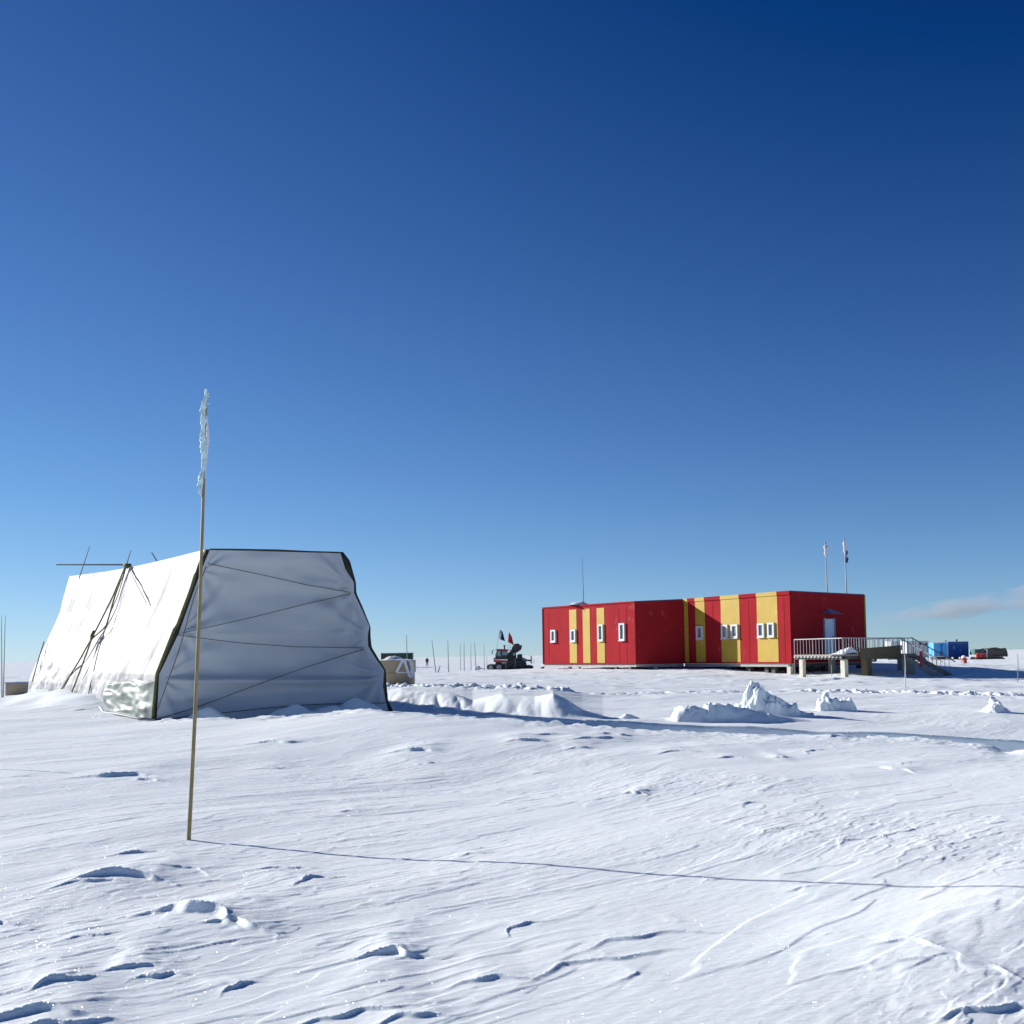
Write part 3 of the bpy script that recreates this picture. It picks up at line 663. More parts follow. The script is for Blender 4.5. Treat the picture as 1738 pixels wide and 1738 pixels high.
# poles tied to the ridge
MB().tube([at(95, 958.5, 33), at(222, 958.5, 34.2)], [.02, .03], 6).build('tent_pole', M['cane'], tent, world=True)
MB().tube([at(222, 934, 34.3), at(212, 966, 34.1), at(207, 984, 33.9)], [.014, .022, .022], 6).build('tent_pole', M['cane'], tent, world=True)
MB().tube([at(152, 928, 37.8), at(136, 976, 37.6), at(134, 982, 37.55)], [.014, .022, .022], 6).build('tent_pole', M['cane'], tent, world=True)
MB().tube([at(257.5, 938, 32.5), at(265, 950, 32.7), at(275, 966, 32.9)], .018, 6).build('tent_pole', M['cane'], tent, world=True)
MB().tube([at(211, 958, 34.0), at(216, 961, 33.9), at(222, 959, 34.0)], [.05, .09, .05], 8).build('rope_lashing', M['olive'], tent, smooth=True, world=True)

# ------------------------------------------------------------------ red and yellow station building
P0 = Vector((2.42, 83.2)); P1 = Vector((8.53, 73.5)); P2 = Vector((12.05, 75.0)); P3 = Vector((17.3, 66.0)); P4 = Vector((23.35, 70.3))
def atp(px, y): return Vector(((px - 869) / F * y, y))
# exact plan positions along sight lines at wall mid height
def plan(px, d, py=1070): p = at(px, py, d); return Vector((p.x, p.y))
P0 = plan(921.5, 83.2); P1 = plan(1079, 73.8); P2 = plan(1160, 74.8); P3 = plan(1342.5, 66.0); P4 = plan(1468.5, 70.3)
back = (P2 - P3).normalized()
P5 = P4 + back * 12; P6 = P2 + back * 3 + (P4 - P3)
sb = thing('station_building', (P3.x, P3.y, 0), 'long red station building with yellow stripes, raised on short piles', 'building')
ZB = 0.90
top0 = at(921, 1031.5, P0.y).z; top1 = at(1078, 1020.8, P1.y).z; top2 = at(1159, 1017.3, P2.y).z; top3 = at(1341, 1003.2, P3.y).z; top4 = at(1467, 1009.3, P4.y).z
bot0 = at(921, 1128.6, P0.y).z
print('tops', top0, top1, top2, top3, top4, 'bot', bot0, at(1344, 1126, P3.y).z, at(1159, 1127.5, P2.y).z)
bnP = P0 + Vector((P3 - P4)).normalized() * -7
def wallprism(poly, tops, z0):
    m_ = MB(); n = len(poly); vs = [(p[0], p[1], z0) for p in poly] + [(p[0], p[1], t) for p, t in zip(poly, tops)]
    return m_.add(vs, [tuple(reversed(range(n))), tuple(range(n, 2 * n))] + [(i, (i + 1) % n, n + (i + 1) % n, n + i) for i in range(n)])
dirE = (P4 - P3).normalized()
Bq = P0 + dirE * 8; Br = P2 + dirE * 3
wallprism([P0, P1, P2, Br, Bq], [top0, top1, top2, top2, top0], ZB).build('wall', M['red'], sb, world=True, bevel=.02)
wallprism([P2 - back * .003, P3, P4, P5, P2 + dirE * 6.5 + back * 3], [top2, top3, top4, top4, top2], ZB + .004).build('wall', M['red'], sb, world=True, bevel=.02)
# roof coping strips (stand proud of the walls)
def coping(A, B, ta, tb, m, o=.05, h=.12):
    d = (B - A).normalized(); n = Vector((d.y, -d.x))
    q = [A + n * o, B + n * o, B - n * .25, A - n * .25]
    z = [ta, tb, tb, ta]
    MB().hexa([(p.x, p.y, t - h + .03) for p, t in zip(q, z)], [(p.x, p.y, t + .03) for p, t in zip(q, z)]).build('roof_coping', M[m], sb, world=True)
coping(P0, P1, top0, top1, 'redtrim'); coping(P1, P2, top1, top2, 'darkroof', .03, .07); coping(P3, P4, top3, top4, 'darkroof', .03, .06)
def on_wall(px, py, A, B, off):
    p = on_plane(px, py, A, B); d = (B - A).normalized(); n = Vector((d.y, -d.x)); return p, Vector((n.x, n.y, 0)), Vector((d.x, d.y, 0))
def stripe(px0, px1, A, B, za, zb, off=.02, name='yellow_stripe', m='yellow'):
    a, n, d = on_wall(px0, 1065, A, B, 0); b, _, _ = on_wall(px1, 1065, A, B, 0)
    a.z = b.z = 0
    ta, tb = (za(a), za(b))
    lo = [a - n * .02, b - n * .02, b + n * off, a + n * off]
    MB().hexa([Vector((p.x, p.y, zb)) for p in lo], [Vector((lo[0].x, lo[0].y, ta)), Vector((lo[1].x, lo[1].y, tb)), Vector((lo[2].x, lo[2].y, tb)), Vector((lo[3].x, lo[3].y, ta))]).build(name, M[m], sb, world=True)
def lin(A, B, ta, tb, dz):
    L_ = (B - A).length
    return lambda p: ta + (tb - ta) * ((Vector((p.x, p.y)) - A).length / L_) + dz
zB = lin(P0, P1, top0, top1, -.30); zA = lin(P2, P3, top2, top3, .0)
for a, b in ((966.7, 978.8), (989.5, 1001.5), (1013.3, 1026)): stripe(a, b, P0, P1, zB, ZB + .03)
for a, b in ((1162, 1168.3), (1181, 1196.8), (1224.3, 1256), (1285.5, 1320.5)): stripe(a, b, P2, P3, zA, ZB + .01)
# coping of the tall block in red and yellow lengths
seg = [(1161, 1168.3, 'yellow'), (1168.3, 1181, 'redtrim'), (1181, 1196.8, 'yellow'), (1196.8, 1224.3, 'redtrim'), (1224.3, 1256, 'yellow'), (1256, 1285.5, 'redtrim'), (1285.5, 1320.5, 'yellow'), (1320.5, 1342.4, 'redtrim')]
for a, b, m in seg:
    pa, n, d = on_wall(a, 1065, P2, P3, 0); pb, _, _ = on_wall(b, 1065, P2, P3, 0)
    za_, zb_ = zA(pa), zA(pb)
    for h0, h1, o, nm in ((-.22, .03, .07, 'roof_coping'),):
        qs = [pa + n * o, pb + n * o, pb - n * .2, pa - n * .2]
        MB().hexa([Vector((p.x, p.y, z + h0)) for p, z in zip(qs, (za_, zb_, zb_, za_))], [Vector((p.x, p.y, z + h1)) for p, z in zip(qs, (za_, zb_, zb_, za_))]).build(nm, M[m], sb, world=True)
# bottom rail and panel edge ridges
for A, B in ((P0, P1), (P2, P3)):
    d2 = (B - A).normalized(); n2 = Vector((d2.y, -d2.x)); q = [A + n2 * .045, B + n2 * .045, B, A]
    MB().hexa([(p.x, p.y, ZB + .012) for p in q], [(p.x, p.y, ZB + .10) for p in q]).build('bottom_rail', M['redtrim'], sb, world=True)
for A, B, pxs in ((P0, P1, (923, 931, 1050.5, 1063, 1077)), (P2, P3, (1210, 1271, 1302, 1331, 1341))):
    for px in pxs:
        p, n, d = on_wall(px, 1065, A, B, 0); p.z = 0
        q = [p - n * .01, p + d * .035 - n * .01, p + d * .035 + n * .012, p + n * .012]
        MB().hexa([Vector((k.x, k.y, ZB + .11)) for k in q], [Vector((k.x, k.y, (4.9 if A is P0 else 5.0))) for k in q]).build('panel_joint', M['yellow' if px == 1302 else 'redtrim'], sb, world=True)
def corner_trim(P, za, zb, m='redtrim'):
    MB().box(P.x - .05, P.x + .05, P.y - .05, P.y + .05, za, zb).build('corner_trim', M[m], sb, world=True)
corner_trim(P0, ZB, top0 - .1); corner_trim(P1, ZB, top1 - .1); corner_trim(P3, ZB, top3 - .2); corner_trim(P4 + dirE * .02, ZB, top4 - .02, 'yellow')
def window(px0, px1, py0, py1, A, B, base_off=.02):
    a, n, d = on_wall(px0, (py0 + py1) / 2, A, B, 0); b, _, _ = on_wall(px1, (py0 + py1) / 2, A, B, 0)
    c = (a + b) / 2; zt = on_wall((px0 + px1) / 2, py0, A, B, 0)[0].z; zb_ = on_wall((px0 + px1) / 2, py1, A, B, 0)[0].z
    w = (b - a).length * .93; c.z = 0; zt -= .03; zb_ += .04
    T = lambda u, o, z: c + d * u + n * o + Vector((0, 0, z))
    f_ = MB(); fw = w * .21
    for (u0, u1, z0, z1) in ((-w / 2, -w / 2 + fw, zb_, zt), (w / 2 - fw, w / 2, zb_, zt), (-w / 2 + fw, w / 2 - fw, zt - fw * .9, zt), (-w / 2 + fw, w / 2 - fw, zb_, zb_ + fw * .9)):
        f_.hexa([T(u0, .0, z0), T(u1, .0, z0), T(u1, .13, z0), T(u0, .13, z0)], [T(u0, .0, z1), T(u1, .0, z1), T(u1, .13, z1), T(u0, .13, z1)])
    fo = f_.build('window', M['frame'], sb, world=True)
    u0, u1 = -w / 2 + fw - .01, w / 2 - fw + .01
    MB().hexa([T(u0, .022, zb_ + .05), T(u1, .022, zb_ + .05), T(u1, .045, zb_ + .05), T(u0, .045, zb_ + .05)], [T(u0, .022, zt - .05), T(u1, .022, zt - .05), T(u1, .045, zt - .05), T(u0, .045, zt - .05)]).build('pane', M['glass'], fo, world=True)
    MB().hexa([T(-w / 2 - .03, 0, zb_ - .05), T(w / 2 + .03, 0, zb_ - .05), T(w / 2 + .03, .17, zb_ - .05), T(-w / 2 - .03, .17, zb_ - .05)], [T(-w / 2 - .03, 0, zb_ - .003), T(w / 2 + .03, 0, zb_ - .003), T(w / 2 + .03, .17, zb_ - .003), T(-w / 2 - .03, .17, zb_ - .003)]).build('sill', M['frame'], fo, world=True)
for w_ in ((936, 944.6, 1068.5, 1090.6), (969.6, 978.6, 1068, 1090), (1016, 1025.3, 1059.3, 1088.8), (1052, 1062, 1057, 1088)): window(*w_, P0, P1)
for w_ in ((1183, 1194.6, 1062, 1086), (1225.6, 1236.9, 1059.6, 1085), (1241.7, 1254, 1059, 1083.6), (1286.8, 1298.8, 1057.2, 1082.6), (1304, 1316, 1056.2, 1082)): window(*w_, P2, P3)
# door on the shaded end wall
a, n, d = on_wall(1398.8, 1078, P3, P4, 0); b = on_wall(1414.5, 1078, P3, P4, 0)[0]
zt = on_wall(1406, 1050.5, P3, P4, 0)[0].z; c = (a + b) / 2; w = (b - a).length; c.z = 0
T = lambda u, o, z: c + d * u + n * o + Vector((0, 0, z))
def slab(u0, u1, o0, o1, z0, z1): return MB().hexa([T(u0, o0, z0), T(u1, o0, z0), T(u1, o1, z0), T(u0, o1, z0)], [T(u0, o0, z1), T(u1, o0, z1), T(u1, o1, z1), T(u0, o1, z1)])
DZ = 1.44
dr = slab(-w / 2, w / 2, 0, .06, DZ, zt).build('door', M['door'], sb, world=True)
slab(w / 2 + .002, w / 2 + .1, 0, .1, DZ, zt + .06).build('frame', M['bluegrey'], dr, world=True); slab(-w / 2 - .06, -w / 2 - .002, 0, .1, DZ, zt + .06).build('frame', M['bluegrey'], dr, world=True)
slab(w / 2 - .16, w / 2 - .12, .06, .12, DZ + 1.0, DZ + 1.15).build('handle', M['darksteel'], dr, world=True)
cz = zt + .35
MB().add([T(-w / 2 - .15, 0, cz), T(w / 2 + .25, 0, cz), T(w / 2 + .25, .7, cz - .05), T(-w / 2 - .15, .7, cz - .05), T(-w * .1, 0, cz + .3), T(w * .2, 0, cz + .3)],
         [(3, 2, 1, 0), (0, 4, 3), (1, 2, 5), (3, 4, 5, 2), (0, 1, 5, 4)]).build('canopy', M['bluegrey'], sb, world=True)
# steel floor beams and short piles
def beam(A, B, z0, z1, off, m):
    d2 = (B - A).normalized(); n2 = Vector((d2.y, -d2.x)); q = [A - n2 * off, B - n2 * off, B - n2 * (off + .2), A - n2 * (off + .2)]
    MB().hexa([(p.x, p.y, z0) for p in q], [(p.x, p.y, z1) for p in q]).build('floor_beam', M[m], sb, world=True)
beam(P0, P1, ZB - .18, ZB - .003, .06, 'steel'); beam(P1, P2, ZB - .18, ZB - .003, .06, 'steel'); beam(P2, P3, ZB - .20, ZB - .003, .06, 'steel'); beam(P3, P4, ZB - .20, ZB - .003, .10, 'darksteel')
def pile(p, w, m='darksteel', z1=None):
    T_ = Matrix.Translation((p.x, p.y, 0)) @ Matrix.Rotation(math.atan2(d.y, d.x), 4, 'Z')
    MB().box(-w / 2, w / 2, -w / 2, w / 2, hz(p.x, p.y) - .5, (z1 or ZB - .19), T_).build('pile', M[m], sb, world=True)
for t in (.03, .35, .45, .85, .99): pile(P0.lerp(P1, t) + back * .5, .22, 'steel' if t in (.45,) else 'darksteel')
pile(P1.lerp(P2, .45) + back * .3, .2, 'pale'); pile(P2 + back * .1, .5)
for t, w_ in ((.46, .5), (.64, .35), (.80, .3), (.86, .3)): pile(P2.lerp(P3, t) + back * .5 + dirE * .5, w_)
for t in (.3, .55, .75, .92): pile(P2.lerp(P3, t) + dirE * 2.8, .35)
pile(P3 + back * .25 + dirE * .1, .28, 'pale')
pile(P3.lerp(P4, .5) + back * .5, .3); pile(P4 + back * .4 - dirE * .2, .35); pile(P5 - dirE * .3, .35)
# antenna and snow on the low roof
p = at(991, 1028, 79.5); MB().tube([p - Vector((0, 0, .3)), p + Vector((-.02, 0, 1.2)), at(988.5, 945, 79.5)], [.03, .02, .008], 6).build('antenna', M['darksteel'], sb, world=True)
bm_ = MB(); rows = []
for i in range(13):
    r_0 = []
    for j in range(9):
        u = i / 12 * 2 - 1; v = j / 8 * 2 - 1; q_ = at(983, 1028, 79.8)
        r_0.append(Vector((q_.x + u * .8, q_.y + v * .6, top0 + .02 + .26 * max(0, 1 - u * u) * max(0, 1 - v * v) * (1 + .3 * mnoise.noise(Vector((u * 2, v * 2, 0)))))))
    rows.append(r_0)
bm_.grid(rows).build('roof_snow', M['snow_lump'], sb, smooth=True, world=True)

# flag poles behind the roof
for px0, py0, px1, dd, lab, mm in ((1400.5, 922, 1404, 74, 'thin pale flag pole with a furled pinkish flag, left one above the roof', 'redflag'), (1433, 916, 1437, 73, 'taller flag pole with a furled dark and white flag above the roof', 'navyflag')):
    fp = at(px1 + 3, 1120, dd); gz = hz(fp.x, fp.y); rt = thing('flag_pole', (fp.x, fp.y, gz), lab, 'flag pole', 'flag poles behind the red building')
    tp = at(px0, py0, dd); lw = at(px1, 1007, dd)
    MB().tube([(fp.x, fp.y, gz - .3), lw, tp], [.05, .045, .03], 8).build('pole', M['rail'], rt, smooth=True, world=True)
    MB().tube([tp + Vector((0, 0, -.06)), tp, tp + Vector((0, 0, .08))], [.04, .08, .04], 8).build('finial', M['rail'], rt, smooth=True, world=True)
    pts = [tp.lerp(lw, t) + Vector((.04 * math.sin(t * 60), -.05, 0)) for t in (.03, .07, .11, .15, .2, .25, .3)]
    MB().tube(pts, [.05, .11, .13, .09, .11, .08, .03], 8).build('furled_flag', M['whiteflag'], rt, smooth=True, world=True)
    k0 = .2 if mm == 'navyflag' else .1
    MB().tube([tp.lerp(lw, k0 + t) + Vector((.10 + .04 * math.sin(t * 90), -.05, 0)) for t in (0, .03, .06, .09, .12, .16, .2, .24)] if mm == 'navyflag' else [tp.lerp(lw, .05 + t) + Vector((.08, -.08, 0)) for t in (0, .02, .04)],
              [.02, .1, .09, .02, .03, .09, .1, .02] if mm == 'navyflag' else [.03, .06, .03], 6).build('furled_flag', M[mm], rt, smooth=True, world=True)

# ------------------------------------------------------------------ entrance platform
D0 = plan(1347, 65.2, 1100); D1 = plan(1431, 60.3, 1100); D2 = plan(1541, 63.4, 1100); D3 = D0 + D2 - D1
D2b = D2 + (D2 - D1).normalized() * .7; D3b = D3 + (D2 - D1).normalized() * .2
zd = 1.44; pf = thing('entrance_platform', (D1.x, D1.y, 0), 'grey entrance platform with railings and stairs outside the white door', 'platform')
MB().prism([D0, D1, D2b, D3b], zd - .10, zd).build('deck', M['deckwood'], pf, world=True)
ex = (D1 - D0).normalized(); ey = (D2 - D1).normalized()
def v3(p, z): return Vector((p.x, p.y, z))
for A, B in ((D0, D1), (D1, D2b)):
    d2 = (B - A).normalized(); n2 = Vector((d2.y, -d2.x)) if A is D1 else Vector((-d2.y, d2.x)) * -1
    q = [A - n2 * .1, B - n2 * .1, B - n2 * .25, A - n2 * .25]
    MB().hexa([v3(p, zd - .28) for p in q], [v3(p, zd - .104) for p in q]).build('edge_beam', M['darksteel'], pf, world=True)
# joist ends along the lit left edge
for k in range(14):
    p = D0.lerp(D1, (k + .5) / 14); q = [p - ey * .1 - ex * .07, p - ey * .1 + ex * .07, p + ey * .6 + ex * .07, p + ey * .6 - ex * .07]
    MB().hexa([v3(a, zd - .19) for a in q], [v3(a, zd - .103) for a in q]).build('joist', M['rail'], pf, world=True)
def railing(A, B, n, m, hgt=.93, skip=()):
    r_ = MB(); r_.bar(v3(A, zd + hgt), v3(B, zd + hgt), .055, .05); 
    for k in range(n + 1):
        p = A.lerp(B, k / n)
        r_.bar(v3(p, zd), v3(p, zd + hgt - .025), .028 if k % 6 else .045)
    r_.build('railing', M[m], pf, world=True)
railing(D0 + ex * .1, D1 - ex * .05, 15, 'rail'); railing(D1 + ey * .05, D2 - ey * .3, 24, 'rail'); railing(D3, D2b - ex * .2, 12, 'rail')
def dpost(p, w, m, z1=zd - .285):
    T_ = Matrix.Translation((p.x, p.y, 0)) @ Matrix.Rotation(math.atan2(ey.y, ey.x), 4, 'Z')
    MB().box(-w / 2, w / 2, -w / 2, w / 2, hz(p.x, p.y) - .4, z1, T_).build('post', M[m], pf, world=True)
for px, d_, w_, m_ in ((1362, 64.2, .27, 'pale'), (1433, 60.9, .30, 'pale'), (1471, 62.0, .42, 'wood'), (1545, 63.2, .40, 'steel'), (1412, 66.0, .3, 'steel'), (1530, 66.5, .35, 'steel')):
    dpost(plan(px, d_, 1130), w_, m_)
# board box along the front edge
a = D1 + ey * 1.35 + ex * .10; b = D1 + ey * 5.0 + ex * .10
MB().hexa([v3(a, zd - .30), v3(b, zd - .30), v3(b - ex * .06, zd - .30), v3(a - ex * .06, zd - .30)], [v3(a, zd + .32), v3(b, zd + .5), v3(b - ex * .06, zd + .5), v3(a - ex * .06, zd + .32)]).build('side_boards', M['wood'], pf, world=True)
MB().bar(v3(b, zd + .2), v3(b, zd + .5), .09).build('board_end', M['pale'], pf, world=True)
# stairs going down to the right
sr = (Vector((at(1590, 1138, 61.5).x, at(1590, 1138, 61.5).y)) - Vector((at(1512, 1110, 64).x, at(1512, 1110, 64).y))).normalized()
s_top = plan(1530, 63.0, 1110); sn2 = Vector((-sr.y, sr.x)); run = 2.45; zg = hz(*(s_top + sr * run)) 
stp = MB()
for side_ in (0, 1.2):
    o = sn2 * side_
    MB().bar(v3(s_top + o, zd - .15), v3(s_top + o + sr * run, zg - .02), .06, .28).build('stringer', M['steel'], pf, world=True)
    rl = MB(); rl.bar(v3(s_top + o - sr * .15, zd + .96), v3(s_top + o + sr * (run + .25), zg + .84), .05)
    for k in range(9): 
        t = (k + .5) / 9; p = s_top + o + sr * run * t; z_ = zd + (zg - zd) * t; rl.bar(v3(p, z_), v3(p, z_ + .92), .022)
    rl.build('handrail', M['steel'], pf, world=True)
for k in range(8):
    t = (k + .7) / 8; p = s_top + sr * run * t; z_ = zd + (zg - zd) * t
    q = [p + sn2 * .04 - sr * .13, p + sn2 * .04 + sr * .13, p + sn2 * 1.16 + sr * .13, p + sn2 * 1.16 - sr * .13]
    MB().hexa([v3(a, z_ - .05) for a in q], [v3(a, z_) for a in q]).build('step', M['deckwood'], pf, world=True)
p = s_top + sr * 1.35 - sn2 * .06; MB().bar(v3(p, zd - .75), v3(p, zd + .12), .17, .06).build('red_board', M['vred'], pf, world=True)
for px, dd, y0, y1 in ((1348.5, 65, 1118, 1147), (1411, 62, 1128, 1149)):
    A = at(px, y0, dd); B = at(px + .8, y1, dd); MB().tube([A, Vector((B.x, B.y, min(B.z, hz(B.x, B.y)) - .1))], .02, 6).build('brace', M['rail'], pf, world=True)
# drift lying over the deck corner
rows = []
for i in range(25):
    r0 = []
    for j in range(13):
        u = i / 24; v = j / 12; p = D1 + ey * (-.45 + 2.0 * u) + ex * (.08 - 1.4 * v)
        prof = math.exp(-((u - .62) / .26) ** 2) * (1 - v * .6) * .42 + .05 * (1 - abs(2 * u - 1)) + .03 * mnoise.noise(Vector((u * 6, v * 5, 1)))
        e = min(1, 6 * u, 6 * (1 - u), 5 * (1 - v)); r0.append(v3(p, zd + prof * e * min(1, .25 + 6 * v) + .004))
    rows.append(r0)
tag(MB().grid(rows).build('snow_drift', M['snow_lump'], smooth=True), 'small white snow drift lying over the front corner of the entrance platform', 'snow drift')

# ------------------------------------------------------------------ big marker pole in the foreground
pb = at(318, 1425, 9.4); gz = hz(pb.x, pb.y)
bp = thing('marker_pole', (pb.x, pb.y, gz), 'tall leaning bamboo pole in the foreground with a tattered pale blue rag at its top', 'marker pole')
pt = at(350, 661, 9.6)
cs = []; rs = []
for i in range(121):
    t = i / 120; c_ = (Vector((pb.x, pb.y, gz - .25)).lerp(pt, t)) + Vector((.018 * math.sin(math.pi * t), 0, 0))
    cs.append(c_); r0 = .019 - .0065 * t
    k = (t * 13.3) % 1; rs.append(r0 * (1.16 if k < .06 else 1.0))
MB().tube(cs, rs, 12).build('pole', M['bamboo'], bp, smooth=True, world=True)
# cloth twisted round the pole
def ptube(name, pts, rad, m, nseed, n=14, amp=.35, steps=60, parent=bp, flat=.7):
    c_ = [Vector(p) for p in pts]; Q = interp(c_, steps); mb_ = MB(); vs = []
    rad_i = .76 * np.interp(np.linspace(0, 1, steps), np.linspace(0, 1, len(rad)), rad)
    for i, p in enumerate(Q):
        for k in range(n):
            an = 2 * math.pi * k / n; w_ = 1 + amp * math.sin(an * 3 + i * .35) * .5 + amp * mnoise.noise(Vector((math.cos(an) * 1.4, math.sin(an) * 1.4, i * .13 + nseed)))
            vs.append(p + Vector((math.cos(an), math.sin(an) * flat, 0)) * rad_i[i] * w_)
    fs = [(i * n + k, i * n + (k + 1) % n, (i + 1) * n + (k + 1) % n, (i + 1) * n + k) for i in range(steps - 1) for k in range(n)] + [tuple(reversed(range(n))), tuple(range((steps - 1) * n, steps * n))]
    mb_.add(vs, fs); return mb_.build(name, M[m], parent, smooth=True, world=True)
cl = lambda px, py: at(px, py, 9.55)
ptube('rag', [cl(350, 660), cl(351, 668), cl(349, 675), cl(347.5, 683), cl(346, 690), cl(344, 697), cl(345.5, 705), cl(345, 722), cl(343.5, 735), cl(345, 750), cl(346, 765), cl(346, 780), cl(344.5, 797), cl(342.5, 806), cl(341, 815), cl(340, 825), cl(341.5, 833), cl(343, 842)],
      [.010, .020, .020, .036, .026, .036, .018, .028, .036, .032, .028, .022, .021, .020, .030, .034, .024, .008], 'cloth', 3, steps=150, amp=.55)
ptube('rag_fold', [cl(347, 676), cl(343.5, 683), cl(348, 690), cl(342, 697), cl(341, 703), cl(345, 708)], [.006, .016, .012, .016, .012, .004], 'cloth', 9, steps=40, amp=.5)
ptube('rag_fold', [cl(351, 705), cl(352.5, 730), cl(352.5, 745), cl(351, 765), cl(349, 790), cl(347.5, 812)], [.004, .012, .018, .015, .010, .004], 'strap', 15, steps=60, amp=.4, flat=.3)
ptube('rag_fold', [cl(339, 808), cl(337.5, 824), cl(339, 836), cl(342.5, 845)], [.006, .014, .013, .004], 'cloth', 21, steps=40, amp=.5)
for i, (x_, y_) in enumerate(((354, 667), (355.5, 672), (355, 684))):
    MB().tube([cl(350, y_ + 2), cl(353, y_), cl(x_ + 1, y_ + 1)], [.004, .008, .003], 6).build('rag_shred', M['whiteflag'], bp, smooth=True, world=True)

# ------------------------------------------------------------------ small marker poles
def cane(px0, py0, px1, py1, d_, lab, rad=.02, grp='thin bamboo marker canes on the plain', mid=None, m='cane', name='marker_cane'):
    b = at(px1, py1, d_); z_ = hz(b.x, b.y); t_ = at(px0, py0, d_); b.z = z_ - .15
    root = t_ * 0 + Vector((b.x, b.y, z_))
    pts = [b] + ([at(*mid, d_)] if mid else []) + [t_]; n = len(pts)
    mb_ = MB().tube(interp(pts, 9), [rad * (1 - .5 * i / 8) for i in range(9)], 6)
    mb_.v = [v - root for v in mb_.v]
    o = mb_.build(name, M[m], smooth=True); o.location = root
    tag(o, lab, 'marker cane', grp); return o
cane(2.5, 1045, 3.5, 1182, 42, 'tall thin pale cane at the left margin, the left one of a pair', .022)
cane(9, 1044, 5.5, 1178, 42.5, 'tall thin pale cane at the left margin, the right one of a pair', .022)
cane(690, 1078, 692, 1150, 60, 'thin upright cane rising behind the strapped tan crate', .035)
cane(733, 1086, 740, 1142, 85, 'thin cane leaning left, between the walking person and the upright canes', .045)
cane(760, 1087, 761.5, 1140, 88, 'upright cane standing right of the leaning cane', .045)
cane(747, 1130, 742, 1143, 84, 'short dark stake tilted right at the foot of the leaning cane', .07)
cane(781, 1092, 782, 1134, 108, 'faint thin cane, fourth from the tan crate', .035)
cane(787.5, 1090, 788, 1138, 95, 'clear upright cane in the middle of the cane row', .045)
cane(799, 1093, 799.5, 1130, 120, 'short faint cane in the middle of the row', .045)
cane(805.5, 1090, 808, 1137, 98, 'cane leaning slightly left, before the snow vehicle', .045)
cane(821.5, 1092, 822, 1135, 105, 'last tall cane before the tracks of the snow vehicle', .035)
cane(826, 1114, 826.5, 1132, 118, 'shortest cane just left of the snow vehicle', .035)
cane(1535, 1110, 1536.5, 1168, 50, 'crooked pale twig stuck in snow in front of the stair post', .028, mid=(1536.5, 1122), m='pale')
cane(1727, 1110, 1727, 1156, 55, 'thin grey twig in snow near the right margin', .025, mid=(1728, 1122))
b = at(125, 1315, 14.9); bx, by = b.x - .866 * 3.6, b.y + .5 * 3.6; zz = hz(bx, by)
o = MB().tube([(0, 0, -.2), (.02, 0, .6), (0, .02, 1.2)], [.02, .018, .014], 8).build('marker_cane', M['cane'], smooth=True); o.location = (bx, by, zz)
tag(o, 'cane outside the left edge whose shadow lies on the snow', 'marker cane', 'thin bamboo marker canes on the plain')

# ------------------------------------------------------------------ strapped tan crate, containers behind the tent
cz = at(672, 1171, 44); g0 = hz(cz.x, cz.y)
cr = thing('cargo_crate', (cz.x, cz.y, cz.z), 'tan wooden crate in two tiers with hanging white straps and snow on its lid', 'crate', rz=R(-3))
k = 44 / F
X = lambda px: (px - 672) * k
Z = lambda py: (1171 - py) * k
MB().cbox(X(640), X(695.5), 0, 1.5, Z(1165), Z(1142.5), .01).build('lower_tier', M['tan'], cr)
MB().cbox(X(640), X(697), -.03, 1.55, Z(1142), Z(1121), .01).build('upper_tier', M['tan'], cr)
MB().box(X(645), X(688), .06, .25, Z(1178), Z(1165.2)).build('runner', M['brown'], cr); MB().box(X(645), X(688), 1.2, 1.4, Z(1178), Z(1165.2)).build('runner', M['brown'], cr)
rows = [[Vector((X(642 + 54 * i / 20), -.03 + 1.5 * j / 8, Z(1121) + .002 + min(1, 5 * min(i, 20 - i) / 20, 4 * min(j, 8 - j) / 8) * (.14 * math.exp(-((i / 20 - .38) / .25) ** 2) + .03 + .04 * mnoise.noise(Vector((i * .4, j * .5, 0)))))) for j in range(9)] for i in range(21)]
MB().grid(rows).build('lid_snow', M['snow_lump'], cr, smooth=True)
def ribbon(pts, w, m='strap'):
    mb_ = MB()
    for a, b in zip(pts[:-1], pts[1:]): mb_.bar((X(a[0]), a[2], Z(a[1])), (X(b[0]), b[2], Z(b[1])), w, .02, (0, 1, 0))
    mb_.build('strap', M[m], cr)
ribbon([(686, 1119, -.08), (681, 1127, -.08), (673.5, 1141.5, -.08)], .1)
ribbon([(687, 1120, -.09), (691, 1133, -.09), (695, 1146, -.1), (698, 1150, -.12), (701, 1147, -.1), (701.5, 1138, -.08), (700, 1125, -.06), (695, 1120, -.05)], .11)
ribbon([(675, 1141.8, -.075), (699, 1141.5, -.075)], .05)
ribbon([(697, 1125, -.11), (699.5, 1135, -.11), (698.5, 1141, -.11)], .06)
c0 = at(674, 1122, 190); cz0 = hz(c0.x, c0.y)
gc = thing('freight_container', (c0.x, c0.y, cz0), 'distant dark green and brown container behind the tan crate', 'container')
k2 = 190 / F; tz = at(674, 1108, 190).z - cz0; x0, x1 = (646.5 - 674) * k2, (699.5 - 674) * k2; xm = (671 - 674) * k2
MB().cbox(x0, xm, 0, 2.4, -.2, tz - .12, .03).build('body', M['dbrown'], gc); MB().cbox(xm + .003, x1, 0, 2.4, -.2, tz - .12, .03).build('body', M['dgreen'], gc)
MB().box(x0 - .05, x1 + .05, -.05, 2.45, tz - .118, tz).build('roof', M['bluegrey'], gc)
cor = MB()
for i in range(22): xx = x0 + .15 + i * .25; cor.box(xx, xx + .08, -.035, 0, 0, tz - .2)
cor.build('ribs', M['dgreen'], gc)
